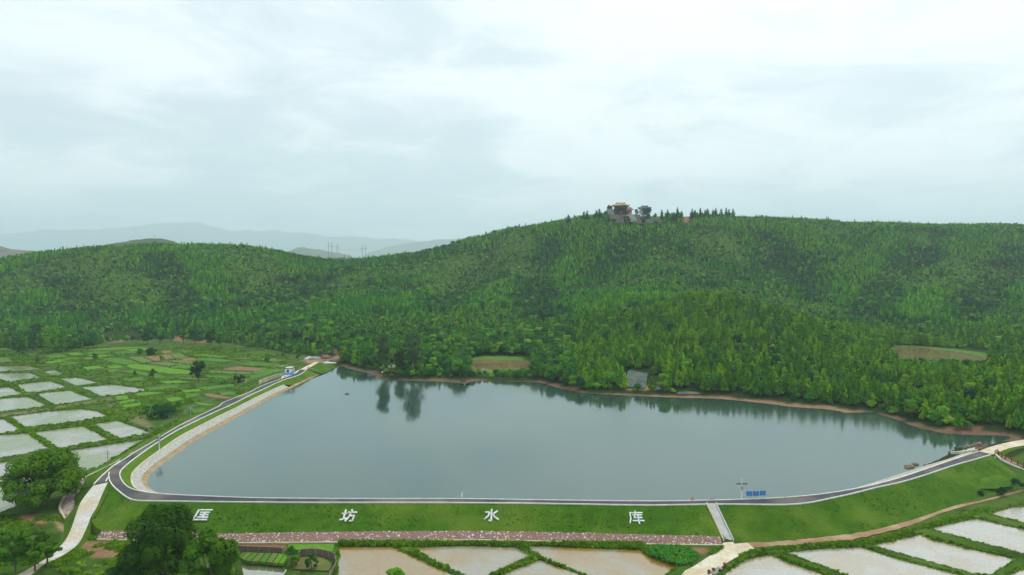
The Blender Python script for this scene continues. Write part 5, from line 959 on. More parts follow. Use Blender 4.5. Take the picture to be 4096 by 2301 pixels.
for i, (u, v) in enumerate(LET):
    x = P(u, v, 1.1)[0]; c1 = topl[np.argmin(np.abs(topl[:, 0] - x) + 99 * (topl[:, 1] > 175))]; k_ = int(np.argmin(np.abs(topl[:, 0] - x) + 99 * (topl[:, 1] > 175))); T_, B_ = topl[k_], footl[k_]
    up_ = T_ - B_; up_[0] = 0; up_ /= np.linalg.norm(up_); nrm_ = np.cross([1, 0, 0], up_); W_, H_ = 3.35, 3.7
    best = min(np.linspace(.1, .9, 81), key=lambda f: abs(PROJ((B_ + (T_ - B_) * f)[None])[1][0] - v)); cen = B_ + (T_ - B_) * best; cen[0] = x
    e = empty('painted_character', cen); tag(e, LNAME[i], 'lettering', 'white characters laid out on the dam face')
    for sk in STROKES[i]:
        mb = MB()
        for (a, b) in zip(sk[:-1], sk[1:]):
            A = np.array(a) - .5; B = np.array(b) - .5; A = A * (W_, H_); B = B * (W_, H_); d_ = B - A; d_ /= np.linalg.norm(d_); n2 = np.array([-d_[1], d_[0]]) * (.15 if i == 3 else .19); A = A - d_ * .06; B = B + d_ * .06
            lo = [(q[0] * np.array([1, 0, 0]) + q[1] * up_) for q in (A - n2, B - n2, B + n2, A + n2)]
            mb.add([q + nrm_ * .02 for q in lo] + [q + nrm_ * .27 for q in lo], [(0, 1, 2, 3), (7, 6, 5, 4), (0, 4, 5, 1), (1, 5, 6, 2), (2, 6, 7, 3), (3, 7, 4, 0)])
        mb.build('stroke', M_whitestone, e)

# ------------------------------------------------------------------ poles, boards and small things on the crest
def solar_pole(loc, h, label, rz=0.0):
    e = empty('solar_camera_pole', loc, rz); tag(e, label, 'pole')
    MB().tube([(0, 0, -.2), (0, 0, h)], [.11, .08], 8).build('pole', M_white, e)
    for s in (-1, 1):
        p_ = MB().box((s * .72, .0, h * .76), (1.15, .95, .05), 0, -.62).build('solar_panel', M_darkmetal, e); MB().tube([(s * .72, .1, h * .74), (0, 0, h * .66)], .03, 5).build('strut', M_steel, p_)
    b = MB().box((.06, -.16, h * .54), (.5, .28, .75)).build('control_box', M_stonegrey, e); MB().box((.1, -.31, h * .55), (.2, .02, .28)).build('label_plate', M_yellow, b)
    MB().tube([(0, 0, h - .1), (0, -.35, h - .12)], .04, 5).box((0, -.45, h - .18), (.16, .3, .16)).build('camera', M_stonegrey, e); return e
solar_pole(P(2966.5, 1997, 2.9), 5.0, 'white solar camera pole left of the three blue boards')
solar_pole(P(637, 1796, 2.2), 4.6, 'white solar camera pole on the left arm of the dam', rad(70))
e = empty('weather_station', P(1847, 1996, 2.9)); tag(e, 'small white weather post in the middle of the crest', 'weather station')
MB().tube([(0, 0, 0), (0, 0, 1.7)], .05, 6).build('post', M_white, e); MB().box((0, 0, .85), (.3, .2, .55)).build('cabinet', M_white, e); MB().tube([(-.25, 0, 1.75), (0, 0, 1.7), (.3, 0, 1.5)], .04, 5).build('sensor_arm', M_white, e); MB().box((-.28, 0, 1.9), (.14, .14, .3)).build('sensor', M_darkmetal, e)
for i, (u0, u1, lab) in enumerate([(2985, 3008.5, 'blue notice board nearest the camera pole'), (3011.5, 3035, 'blue notice board in the middle of the three'), (3038.5, 3062, 'blue notice board farthest from the camera pole')]):
    vb = 1996.5 - i * 1.2; a, b = P(u0, vb, 2.85), P(u1, vb, 2.85); c = (a + b) / 2; w = b[0] - a[0]; e = empty('notice_board', c, math.atan2(b[1] - a[1], b[0] - a[0])); tag(e, lab, 'sign', 'blue notice boards on the crest')
    for s in (-1, 1): MB().tube([(s * (w / 2 - .02), 0, -.1), (s * (w / 2 - .02), 0, 2.0)], .035, 6).build('leg', M_steel, e)
    pn = MB().box((0, -.03, 1.33), (w - .06, .06, 1.2)).build('panel', M_blue, e)
    for k in range(8): MB().box(((k % 3 - 1) * .05, -.065, 1.74 - k * .125), (w * (.72 - .1 * (k % 3)), .01, .045)).build('text_line', M_bluetext, pn)
    MB().box((0, -.065, 1.86), (w * .4, .01, .06)).build('heading', M_red if i != 1 else M_white, pn)
e = empty('lifebuoy_stand', P(2769.5, 2004, 2.9)); tag(e, 'orange lifebuoy stand on the crest edge', 'lifebuoy'); 
MB().box((0, 0, .35), (.1, .1, .7)).box((0, .06, .78), (.5, .06, .22)).build('stand', M_red, e)
t_ = MB(); t_.tube([(math.cos(a) * .3, -.1, .42 + math.sin(a) * .3) for a in np.linspace(0, 6.283, 17)], .09, 6); t_.build('ring', M_orange, e)
e = empty('warning_sign', P(2846.5, 2002, 2.9)); tag(e, 'small red warning sign low beside the road above the stairs', 'sign'); MB().box((-.25, 0, .15), (.05, .05, .5)).box((.25, 0, .15), (.05, .05, .5)).build('posts', M_steel, e); pn = MB().box((0, -.02, .38), (.7, .05, .36)).build('panel', mat('sign_crimson', (.35, .05, .10), (.3, .05, .1), 2), e); MB().box((0, -.05, .38), (.45, .01, .12)).build('text_line', M_white, pn)
e = empty('pipe_end', P(3143, 1988.5, 2.9)); tag(e, 'small blue box at the crest edge right of the boards', 'box'); MB().box((0, 0, .2), (.6, .3, .28)).tube([(-.3, 0, .2), (-.5, 0, .12)], .08, 6).build('casing', mat('faded_blue', (.12, .3, .55), (.1, .26, .5), 2), e)

def power_pole(loc, h, label, arm=1.0, rz=0.0):
    e = empty('power_pole', loc, rz); tag(e, label, 'power pole'); MB().tube([(0, 0, -.5), (0, 0, h)], [.14, .09], 8).build('pole', M_polec, e)
    for z in (h - .15, h - .75):
        a = MB().box((0, 0, z), (1.5 * arm, .09, .09)).build('crossarm', M_steel, e)
        for s in (-1, -.35, .35, 1): MB().tube([(s * .68 * arm, 0, z), (s * .68 * arm, 0, z + .16)], .04, 5).build('insulator', M_white, a)
    return e
pole_px = [(432, 1874, 0.4, 5.3, 'grey power pole nearest the road fork'), (763, 1687, 0.3, 5.6, 'grey power pole beside the bushes on the left arm'), (982, 1570, 0.2, 5.2, 'grey power pole halfway between the bushes and the hut'), (1131, 1503, 2.2, 5.2, 'grey power pole beside the blue and white hut')]
tops = []
for u, v, z, h, lab in pole_px: p = P(u, v, z); power_pole(p, h, lab); tops.append(p + np.array([0, 0, h - .1]))
p = G(1385, 1418)[0]; power_pole(p, 6.5, 'grey power pole at the wood edge behind the dirt yard'); tops.append(p + np.array([0, 0, 6.4]))
p = G(212, 1618)[0]; e = empty('marker_post', p); tag(e, 'small grey post on a paddy bank', 'post'); MB().tube([(0, 0, -.2), (0, 0, 1.6)], .06, 6).box((0, 0, 1.6), (.5, .3, .1)).build('post', M_polec, e)
p0 = tops[0] + np.array([-3, -62, .6]); tops = [p0] + tops
for i in range(len(tops) - 1):
    for s in (-.6, .6):
        a, b = tops[i] + np.array([s, 0, .1]), tops[i + 1] + np.array([s, 0, .1]); q = np.array([a + (b - a) * t + np.array([0, 0, -1.1 * 4 * t * (1 - t)]) for t in np.linspace(0, 1, 14)])
        o = MB().tube(q, .022, 4).build('power_line', M_steel); tag(o, ['thin power line leaving the fork pole towards the viewer', 'thin power line from the fork pole to the bushes pole', 'thin power line from the bushes pole to the halfway pole', 'thin power line from the halfway pole to the hut pole', 'thin power line from the hut pole to the wood edge'][i], 'wire', 'power lines along the left arm')

# ------------------------------------------------------------------ the hut and its surroundings
hb = P(1153, 1500, 3.0); W_, D_, H_ = 3.3, 4.6, 3.15
e = empty('pump_hut', (hb[0], hb[1] + D_ / 2, 2.98)); tag(e, 'small white hut with a blue base band and flat roof', 'hut')
MB().box((0, 0, .62), (W_ + .04, D_ + .04, 1.24)).build('base_band', M_hutblue, e); MB().box((0, 0, 1.24 + (H_ - 1.24) / 2), (W_, D_, H_ - 1.24)).build('wall', M_hutwhite, e)
rf = MB().box((0, 0, H_ + .14), (W_ + .8, D_ + .8, .28)).build('roof', M_maroon, e); MB().box((0, 0, H_ + .30), (W_ + .2, D_ + .2, .06)).build('roof_deck', M_conc, rf)
def window(parent, c, w, h, axis):
    s = (w, .06, h) if axis == 'y' else (.06, w, h); s2 = (w - .14, .09, h - .14) if axis == 'y' else (.09, w - .14, h - .14); f = MB().box(c, s).build('window', M_darkmetal, parent); MB().box(c, s2).build('pane', M_glass, f); return f
window(e, (-.15, -D_ / 2 - .02, 1.95), 1.0, 1.3, 'y'); window(e, (W_ / 2 + .02, .4, 1.95), .95, 1.3, 'x'); dr = MB().box((W_ / 2 + .03, -1.6, 1.05), (.08, .95, 2.1)).build('door', M_darkmetal, e); MB().box((W_ / 2 + .09, -1.3, 1.0), (.04, .06, .2)).build('handle', M_steel, dr)
ap = flat_poly('hut_apron', [P(u, v, 2.975) for u, v in P6([(795, 745), (820, 688), (905, 640), (1150, 570), (1290, 495), (1300, 505), (1200, 590), (1050, 657)])], M_conc); tag(ap, 'pale concrete apron round the hut', kind='structure')
MB().box((0, 0, -1.6), (W_ + 1.2, D_ + 1.2, 3.1)).build('plinth', M_conc2, e)
wq = resample(spline([P(u, v, z) for (u, v), z in zip(P6([(235, 868), (300, 835), (700, 690), (840, 650), (905, 632)]), (-.9, -.8, .4, 1.2, 1.7))], 5), 30); w_ = bar_along('channel_wall', wq + np.array([0, 0, -.5]), .4, 1.9, M_cream); tag(w_, 'raised pale channel wall left of the hut', 'wall')
for pts, lab in (([(1490, 505), (1650, 603)], 'near'), ([(1560, 482), (1725, 522), (1730, 562)], 'far')):
    q = [P(u, v, 2.6 - 1.9 * k / max(1, len(pts) - 1)) for k, (u, v) in enumerate(P6(pts))]; w_ = bar_along('spillway_wall', resample(q, 8) + np.array([0, 0, -.9]), .35, 1.1, M_conc2); tag(w_, f'{lab} side concrete wall of the outlet beside the striped posts', 'wall')
fl_ = flat_poly('spillway_floor', [P(u, v, z) for (u, v), z in zip(P6([(1495, 505), (1650, 603), (1730, 562), (1720, 525), (1565, 485)]), (2.3, .5, .4, .5, 2.3))], M_stonegrey); tag(fl_, 'grey floor of the outlet channel', kind='structure')
side = {0: 'hut-side', 1: 'lake-side'}
for k, grp in enumerate([[(1262, 505), (1283, 499), (1305, 493)], [(1475, 500), (1498, 491), (1525, 480)]]):
    for j, (u, v) in enumerate(P6(grp)):
        e = empty('striped_post', P(u, v, 3.0)); tag(e, f'{("front", "middle", "rear")[j]} red and yellow striped post of the {side[k]} three', 'bollard', 'striped posts beyond the hut'); MB().tube([(0, 0, -.3), (0, 0, 1.3)], .13, 8).build('post', M_yellow, e)
        for b in range(3): MB().tube([(0, 0, .18 + b * .42), (0, 0, .38 + b * .42)], .145, 8).build('band', M_red, e)
e = empty('bucket', P(*P6([(873, 745)])[0], 3.0)); tag(e, 'small red barrel at the roadside by the hut', 'barrel'); MB().tube([(0, 0, 0), (0, 0, .3), (0, 0, .6)], [.25, .3, .26], 10).build('drum', M_red, e); MB().tube([(0, 0, .6), (0, 0, .66)], .28, 10).build('lid', M_redwood, e)
e = empty('crate', P(*P6([(903, 690)])[0], 3.0)); tag(e, 'small grey crate on the apron in front of the hut', 'crate'); MB().box((0, 0, .22), (.7, .55, .44)).build('case', M_stonegrey, e); MB().box((0, 0, .46), (.78, .62, .06)).build('lid', M_white, e)

def lump(name, loc, sx, sy, sz, m_, label, cat, seed, rough=.35, parent=None):
    bm = bmesh.new(); bmesh.ops.create_icosphere(bm, subdivisions=3, radius=1.0); r = np.random.default_rng(seed); o3 = r.uniform(0, 100, 2)
    for v in bm.verts:
        k_ = 1 + rough * float(fbm(np.array([v.co.x + o3[0] + v.co.z]), np.array([v.co.y + o3[1]]), .55, 3)[0]); v.co = Vector((v.co.x * sx * k_, v.co.y * sy * k_, max(v.co.z, -.25) * sz * k_))
    me = bpy.data.meshes.new(name); bm.to_mesh(me); bm.free(); me.materials.append(m_); o = link(bpy.data.objects.new(name, me), parent); o.location = tuple(map(float, loc))
    if label: tag(o, label, cat)
    return o
gw = lambda u, v: G(u, v)[0]
lump('rubble_pile', gw(1236, 1435), 2.6, 1.6, 1.2, M_whitestone, 'white rubble heap at the edge of the dirt yard', 'rubble', 1); lump('rubble_pile', gw(1262, 1435), 4.0, 1.8, 1.2, M_stonegrey, 'long grey gravel heap at the back of the dirt yard', 'gravel', 2); lump('earth_mound', gw(1304, 1433), 3.2, 2.4, 2.0, mat('red_earth', (.25, .12, .07), (.18, .09, .05), .6), 'reddish earth mound beside the dirt path', 'mound', 3); lump('rubble_pile', gw(1310, 1453), 2.6, 1.5, .8, M_whitestone, 'low white rubble heap on the grass by the lake', 'rubble', 4); lump('rubble_pile', gw(1330, 1453), 2.4, 1.6, .5, M_cream, 'flat sandy heap near the lake corner', 'sand', 5)
lump('tarp_heap', gw(1298, 1444), 1.0, .6, .4, M_darkmetal, 'small dark tarp heap in the dirt yard', 'tarp', 6); lump('tarp_heap', gw(1324, 1443), 1.3, .7, .5, M_darkmetal, 'larger dark tarp heap in the dirt yard', 'tarp', 7); lump('tarp_heap', gw(1331, 1437), .8, .6, .5, M_blue, 'blue bundle at the back of the dirt yard', 'bundle', 8)

# boat, float, brick shed on the far shore
def boat(loc, L_, rz, m_, label):
    e = empty('rowing_boat', loc, rz); tag(e, label, 'boat'); v, f = [], []; n = 9
    for i in range(n):
        t = i / (n - 1) * 2 - 1; w = .62 * (1 - abs(t) ** 3) + .12; s = .18 * t * t
        v += [(t * L_ / 2, -w, .42 + s), (t * L_ / 2, -w * .6, -.1 + s * .6), (t * L_ / 2, w * .6, -.1 + s * .6), (t * L_ / 2, w, .42 + s), (t * L_ / 2, w * .9, .42 + s), (t * L_ / 2, w * .5, .02 + s * .6), (t * L_ / 2, -w * .5, .02 + s * .6), (t * L_ / 2, -w * .9, .42 + s)]
    for i in range(n - 1):
        for k in range(8): f.append((i * 8 + k, i * 8 + (k + 1) % 8, (i + 1) * 8 + (k + 1) % 8, (i + 1) * 8 + k))
    f += [tuple(range(8))[::-1], tuple(range((n - 1) * 8, n * 8))]; mesh_obj('hull', v, f, m_, e)
    for x in (-.9, .6): MB().box((x, 0, .3), (.25, 1.1, .05)).build('seat', M_stonegrey, e)
boat(P(1487, 1503, 0.02), 4.6, rad(6), mat('boat_blue', (.10, .24, .30), (.14, .28, .32), 1.5), 'blue-grey rowing boat moored at the wooded shore')
e = empty('float', P(1388, 1577, 0.0)); tag(e, 'small dark float drifting on the left of the lake', 'float'); MB().tube([(-.9, 0, .1), (.9, 0, .1)], .16, 8).tube([(-.9, .6, .1), (.9, .6, .1)], .16, 8).build('pontoon', M_darkmetal, e); MB().box((0, .3, .33), (1.1, .7, .15)).build('deck', M_rockdark, e)
e = empty('brick_shed', gw(1568, 1489)); tag(e, 'small red brick shed half hidden in shore trees', 'shed'); mb_ = mat('shed_brick', (.34, .13, .08), (.26, .10, .07), 1.5, .9); MB().box((0, 1.6, 1.3), (3.2, 3.2, 2.6)).build('wall', mb_, e); rf = MB().add([(-1.9, -.3, 2.5), (1.9, -.3, 2.5), (1.9, 1.6, 3.5), (-1.9, 1.6, 3.5), (-1.9, 3.5, 2.5), (1.9, 3.5, 2.5)], [(0, 1, 2, 3), (3, 2, 5, 4)]).build('roof', M_plaster, e); MB().box((.2, -.02, 1.9), (.9, .05, .7)).build('window', M_glass, e)
lump('white_bag', gw(1529, 1494) + np.array([0, 0, .5]), .45, .3, .6, M_white, 'small white sack under the shore bushes', 'sack', 9)

# ------------------------------------------------------------------ netted cutting above the right-hand shore
def cutting(bot, top, label, seed):
    A = resample([P(u, v, z) for u, v, z in bot], 24); B = resample([PD(u, v, d) for u, v, d in top], 24)
    e = ribbon('netted_slope', A + np.array([0, 0, -.3]), B, M_greynet, None, 12, lambda v, f: fbm(v[:, 0], v[:, 2], 1.6, 3) * 1.1 * np.sin(np.pi * f) + .35 * fbm(v[:, 0], v[:, 0] * 0, 4.0, 2)); tag(e, label, 'netting')
    back = B + np.array([0, 8, 0]); back[:, 2] = zt(back[:, 0], back[:, 1], False) - .5; ribbon('back_slope', B, back, M_ground, e, 3)
    bar_along('net_hem', B + np.array([0, -.1, .0]), .3, .22, M_teal, e); md = A + (B - A) * .42 + np.array([0, -.25, .15]); bar_along('net_seam', md, .22, .18, M_teal, e); bar_along('net_hem', A + np.array([0, -.15, .05]), .25, .2, M_teal, e)
cutting([(2497, 1537, 3.0), (2520, 1545, 2.4), (2545, 1549, 2.2), (2582, 1551, 2.0)], [(2510, 1488, 332), (2525, 1482, 333), (2555, 1489, 332), (2591, 1494, 331)], 'grey green-edged net draped over a cut bank above the shore', 1)
cutting([(2622, 1556, 2.0), (2640, 1557, 1.9)], [(2622, 1531, 322), (2643, 1534, 322)], 'small strip of grey net right of the large netted bank', 2)
for j, (u, v, kk, sc, lab) in enumerate([(2497, 1556, 'a_pine0', .95, 'pine at the left edge of the large netted bank'), (2486, 1552, 'a_pine1', 1.05, 'second pine left of the large netted bank'), (2604, 1560, 'a_pine2', .8, 'young pine between the two netted banks'), (2612, 1562, 'd_bush0', .6, 'low bush between the two netted banks'), (2540, 1566, 'd_bush0', .5, 'low bush on the shore below the netted bank'), (2665, 1568, 'a_pine3', .6, 'small pine right of the small netted strip'), (2690, 1572, 'd_bush1', .7, 'yellow-green bush left of the grey gravel pile')]):
    own_tree(kk, gw(u, v), j * 1.3, sc, lab, 'pine tree' if 'pine' in kk else 'bush', None, 'pine_tree' if 'pine' in kk else 'bush')
lump('gravel_pile', gw(2755, 1574), 5.5, 2.6, .7, M_greynet, 'low grey gravel pile on the shore right of the netting', 'gravel', 12, .2)

# ------------------------------------------------------------------ right end of the dam
zA = lambda p: ZR(p, 6.505, 3700, 1680)
for k, grp in enumerate([[(1385, 797), (1417, 783), (1458, 771)], [(1820, 880), (1855, 868), (1890, 856)]]):
    for j, (u, v) in enumerate(zA(grp)):
        e = empty('guard_post', P(u, v, 3.0)); tag(e, f'{("front", "middle", "rear")[j]} red-brown post on the {("lake", "valley")[k]} side of the right road end', 'bollard', 'red-brown posts at the right road end'); MB().tube([(0, 0, -.3), (0, 0, 1.15)], .12, 8).build('post', M_redwood, e); MB().tube([(0, 0, .55), (0, 0, .75)], .135, 8).build('band', M_yellow, e)
fe = empty('field_fence', P(4046, 1847, 1.6)); tag(fe, 'red-brown post and rail fence going down beside the right road end', 'fence'); fb = np.array(fe.location); fp = [P(u, v, z) for (u, v), z in zip(zA([(1915, 905), (2000, 960), (2090, 1012), (2250, 1088), (2410, 1158), (2570, 1218), (2760, 1290)]), (2.7, 2.5, 2.3, 2.0, 1.7, 1.4, 1.0))]
for p in fp: MB().box(tuple(p - fb + [0, 0, .45]), (.2, .2, 1.5)).build('fence_post', M_redwood, fe)
for z in (.45, .8, 1.1): MB().tube([tuple(p - fb + [0, 0, z - .05]) for p in fp], .045, 5).build('rail', M_redwood, fe)
q = np.array([p + np.array([1.2, -1.0, -.15]) for p in fp]); q2 = np.array([p + np.array([-.6, .6, -.1]) for p in fp]); fpth = ribbon('footpath', q, q2, M_dirt, None, 2); tag(fpth, 'narrow reddish footpath beside the fence', kind='structure')
ribbon('path_bank', q, q + np.array([1.0, -3.5, -2.2]), M_verge, fpth, 3); ribbon('path_bank', q2, q2 + np.array([2.5, 3, -1.6]), M_verge, fpth, 3)
w_ = bar_along('path_kerb', resample([P(u, v, z) for (u, v), z in zip(zA([(1835, 892), (1980, 1030), (2300, 1180), (2576, 1300)]), (2.9, 2.3, 1.5, .9))], 20) + np.array([0, 0, -.3]), .3, .5, M_kerb); tag(w_, 'pale edging wall running down from the right road end', 'wall')
w_ = bar_along('outlet_wall', resample([P(u, v, z) for (u, v), z in zip(zA([(670, 965), (1000, 905), (1390, 830)]), (.1, .9, 2.2))], 12) + np.array([0, 0, -.4]), .4, np.linspace(2.0, 1.15, 12), M_conc); tag(w_, 'white concrete wing wall where the dam meets the right cove', 'wall')
ol = flat_poly('outlet_slab', [P(u, v, z) for (u, v), z in zip(zA([(935, 795), (1120, 750), (1300, 712), (1300, 770), (1390, 785), (1390, 812), (960, 835)]), (.9, .9, .9, 1.2, 2.4, 2.6, 1.0))], M_conc2); tag(ol, 'grey slab between the wing wall and the stone groyne', kind='structure')
r = random.Random(4)
for j in range(9):
    u, v = zA([(660 + j * 92, 850 - j * 27)])[0]; lump('groyne_rock', P(u, v, .25), r.uniform(.6, 1.0), r.uniform(.5, .8), r.uniform(.5, .8), M_rockdark, f'{("first", "second", "third", "fourth", "fifth", "sixth", "seventh", "eighth", "last")[j]} dark rock of the stone groyne counting from the water', 'rock', 40 + j)
for j, (u, v, s) in enumerate([(3640, 1868, 1.6), (3660, 1858, 1.2), (3628, 1872, .8), (3700, 1860, .5), (3722, 1858, .4)]): lump('shoal_rock', P(u, v, .05), s, s * .6, s * .45, mat('wet_rock%d' % j, (.23, .17, .11), (.15, .11, .07), 1.0), ['large brown rock on the shoal beside the crest', 'second brown rock on the shoal beside the crest', 'flat outer rock of the shoal', 'small rock between the shoal and the shore', 'smallest rock nearest the shore'][j], 'rock', 60 + j, .4)
lump('pink_bundle', P(3919, 1775, .7), .45, .4, .55, mat('faded_pink', (.55, .22, .25), (.5, .35, .36), 3), 'small pink and grey bundle at the root of the groyne', 'bundle', 70)
for j, (u, v, w, h, lab) in enumerate([(3835, 1806, 3.2, 1.2, 'low green reeds beside the wing wall'), (3850, 1802, 2.6, 1.0, 'second clump of reeds on the groyne'), (4000, 1983, 4, 2.6, 'dark bush at the foot of the right slope'), (4070, 1960, 5, 3, 'round bush at the right edge below the slope'), (3925, 1987, 3, 1.5, 'low shrub beside the track at the right slope foot')]): hero_tree('bush', P(u, v, (.3, .5, -1.6, -1.0, -1.9)[j]), w, h, 260, .4, M_broad if j < 2 else M_dark, lab, 300 + j, 9, 0, .06)
gpatch = flat_poly('crop_patch', [p + np.array([0, 0, .3]) for p in [P(u, v, z) for (u, v), z in zip(ZR([(1405, 590), (1540, 510), (1690, 490), (1830, 540), (1800, 600), (1650, 625), (1480, 625)], 2.4075, 3296, 1700), (-.6, .4, .8, .4, -.4, -.9, -.9))]], M_verge); tag(gpatch, 'pale green crop patch on the right slope', kind='structure')
# litter on the right slope
r = random.Random(8)
for j, (u, v) in enumerate(zA([(1585, 1058), (1198, 1140), (1318, 1378), (1825, 975)])): lump('litter_bag', P(u, v, (1.6, 1.9, .6, 2.3)[j]), .25, .18, .2, M_white, ['white scrap near the top of the right slope', 'white scrap just below the right kerb', 'white scrap low on the right slope', 'white scrap beside the valley side posts'][j], 'litter', 80 + j)

# ------------------------------------------------------------------ garden below the apron
zg = lambda p: ZR(p, 5.152, 900, 2100)
tb = [(330, 600), (455, 585), (575, 590), (700, 598), (835, 600), (975, 602), (1110, 605), (1215, 640), (1290, 700)]; bb_ = [(300, 690), (320, 705), (400, 752), (530, 780), (690, 777), (840, 792), (985, 806), (1100, 816), (1210, 826)]
ge = empty('garden_beds', P(*zg([(750, 700)])[0], -2.1)); tag(ge, 'row of narrow green vegetable beds beside the garden pond', 'garden bed'); gb = np.array(ge.location)
for k in range(8):
    q = [P(*zg([p])[0], -2.0) - gb for p in (tb[k], tb[k + 1], bb_[k + 1], bb_[k])]; c = sum(q) / 4; q = [c + (p - c) * np.array([.84, .96, 1]) for p in q]
    MB().add([p + [0, 0, -.3] for p in q] + [p + [0, 0, .28] for p in q], [(4, 5, 6, 7), (0, 1, 5, 4), (1, 2, 6, 5), (2, 3, 7, 6), (3, 0, 4, 7)]).build('bed', M_plots[('green', 'olive', 'green', 'olive', 'green', 'olive', 'lime', 'lime')[k]], ge)
def net_fence(line, h, label, posts):
    p = np.array([P(*q, -2.1) for q in line]); p = resample(spline(p, 4), 30) if len(line) > 2 else resample(p, 12); e = empty('net_fence', p[0]); tag(e, label, 'fence'); b = np.array(e.location)
    bar_along('net', p - b + np.array([0, 0, -.2]), .05, h + .2, M_net, e)
    for k in np.linspace(0, len(p) - 1, posts).astype(int): MB().tube([p[k] - b + [0, 0, -.3], p[k] - b + [0, 0, h + .12]], .06, 5).build('post', M_polec, e)
    MB().tube([q - b + [0, 0, h + .02] for q in p], .045, 4).build('top_rail', M_polec, e)
net_fence(zg([(262, 545), (565, 560), (890, 570), (1165, 582)]), 1.25, 'long straight brown net fence above the garden beds', 5); net_fence(zg([(1165, 582), (1205, 520)]), 1.0, 'short end return of the straight net fence', 2)
net_fence(zg([(1420, 770), (1560, 640)]), 1.3, 'short slanting net fence by the small garden trees', 3); net_fence(zg([(1560, 640), (1800, 622), (2000, 645), (2180, 690), (2255, 720)]), 1.45, 'curved brown net fence round the dry garden', 6); net_fence(zg([(2255, 720), (2290, 830), (2230, 960), (2165, 1060), (2150, 1140)]), .9, 'curving net fence beside the flooded paddy', 5)
lw = flat_poly('lawn', [P(*p, -1.97) for p in zg([(1310, 400), (1800, 395), (2250, 390), (2225, 545), (1900, 500), (1560, 515), (1290, 520)])], M_plots['lime']); tag(lw, 'bright green grass patch above the curved net fence', kind='structure')
dg_ = flat_poly('dry_garden', [P(*p, -2.0) for p in zg([(1440, 800), (1560, 670), (1800, 650), (2030, 680), (2160, 760), (2200, 860), (2150, 945), (1800, 935), (1650, 925), (1400, 900)])], mat('dry_grass', (.17, .155, .04), (.12, .10, .04), .3, .95, c3=(.08, .13, .02), scale3=.1, fine=2)); tag(dg_, 'yellowish dry garden ground inside the curved fence', kind='structure')
r = random.Random(12); vq = []
vp = [(2575, 2190), (2640, 2185), (2730, 2190), (2770, 2200), (2800, 2225), (2760, 2260), (2715, 2262), (2610, 2228)]
n = 900; u_ = RNG.uniform(2560, 2810, n); v_ = RNG.uniform(2182, 2266, n); k_ = inpoly(u_, v_, vp) & ~inpoly(u_, v_, [(2755, 2188), (2835, 2193), (2838, 2207), (2805, 2220), (2768, 2207)]); q = P(u_[k_], v_[k_], -2.0); lob = [(x, y, z + .25, .42, .4) for x, y, z in q]; p, nn = lobe_pts(77, 5200, lob)
o = link(bpy.data.objects.new('vine_crop', leaf_mesh('vine_crop', p, .34, M_crop, .4, 3, 1, nn, .5))); tag(o, 'dense green vine crop beside the concrete yard', kind='stuff')

# pots and stones beside the yard
def pot(u, v, dia, h, label, plant):
    e = empty('flower_pot', P(u, v, -1.86)); tag(e, label, 'flower pot'); R = dia / 2
    MB().tube([(0, 0, 0), (0, 0, h * .85), (0, 0, h)], [R * .7, R * .95, R], 12).build('pot', M_pot, e); MB().tube([(0, 0, h * .92), (0, 0, h + .015)], R * .9, 12).build('soil', M_dirt if not plant else M_plots['olive'], e); t_ = MB(); t_.tube([(math.cos(a) * R, math.sin(a) * R, h) for a in np.linspace(0, 6.283, 15)], .035, 5); t_.build('rim', M_redwood, e)
    if plant:
        pp, nn = lobe_pts(5, 60, [(0, 0, h + .05, R * .8, .12)]); link(bpy.data.objects.new('plant', leaf_mesh('plant', pp, .16, M_broad, .4, 2, 1, nn)), e)
pot(2898.5, 2264, .72, .62, 'large empty red pot farthest up the yard edge', False); pot(2889, 2273, .36, .34, 'tiny red pot between the stones and the empty pot', False); pot(2854, 2286, .68, .6, 'red pot with green plants right of the similar planted pot', True); pot(2835.5, 2295, .68, .6, 'red pot with green plants nearest the bottom edge', True)
pot(2853, 2292, .4, .32, 'small pale brown pot in front of a planted pot', False)
for j, (u, v) in enumerate([(2863, 2279), (2867, 2290), (2871, 2274), (2877, 2272), (2848, 2291), (2860, 2296), (2881, 2276)]): lump('yard_stone', P(u, v, -1.8), .38, .3, .3, M_stonegrey, f'{("first", "second", "third", "fourth", "fifth", "sixth", "seventh")[j]} bluish stone of the heap among the red pots', 'stone', 100 + j)
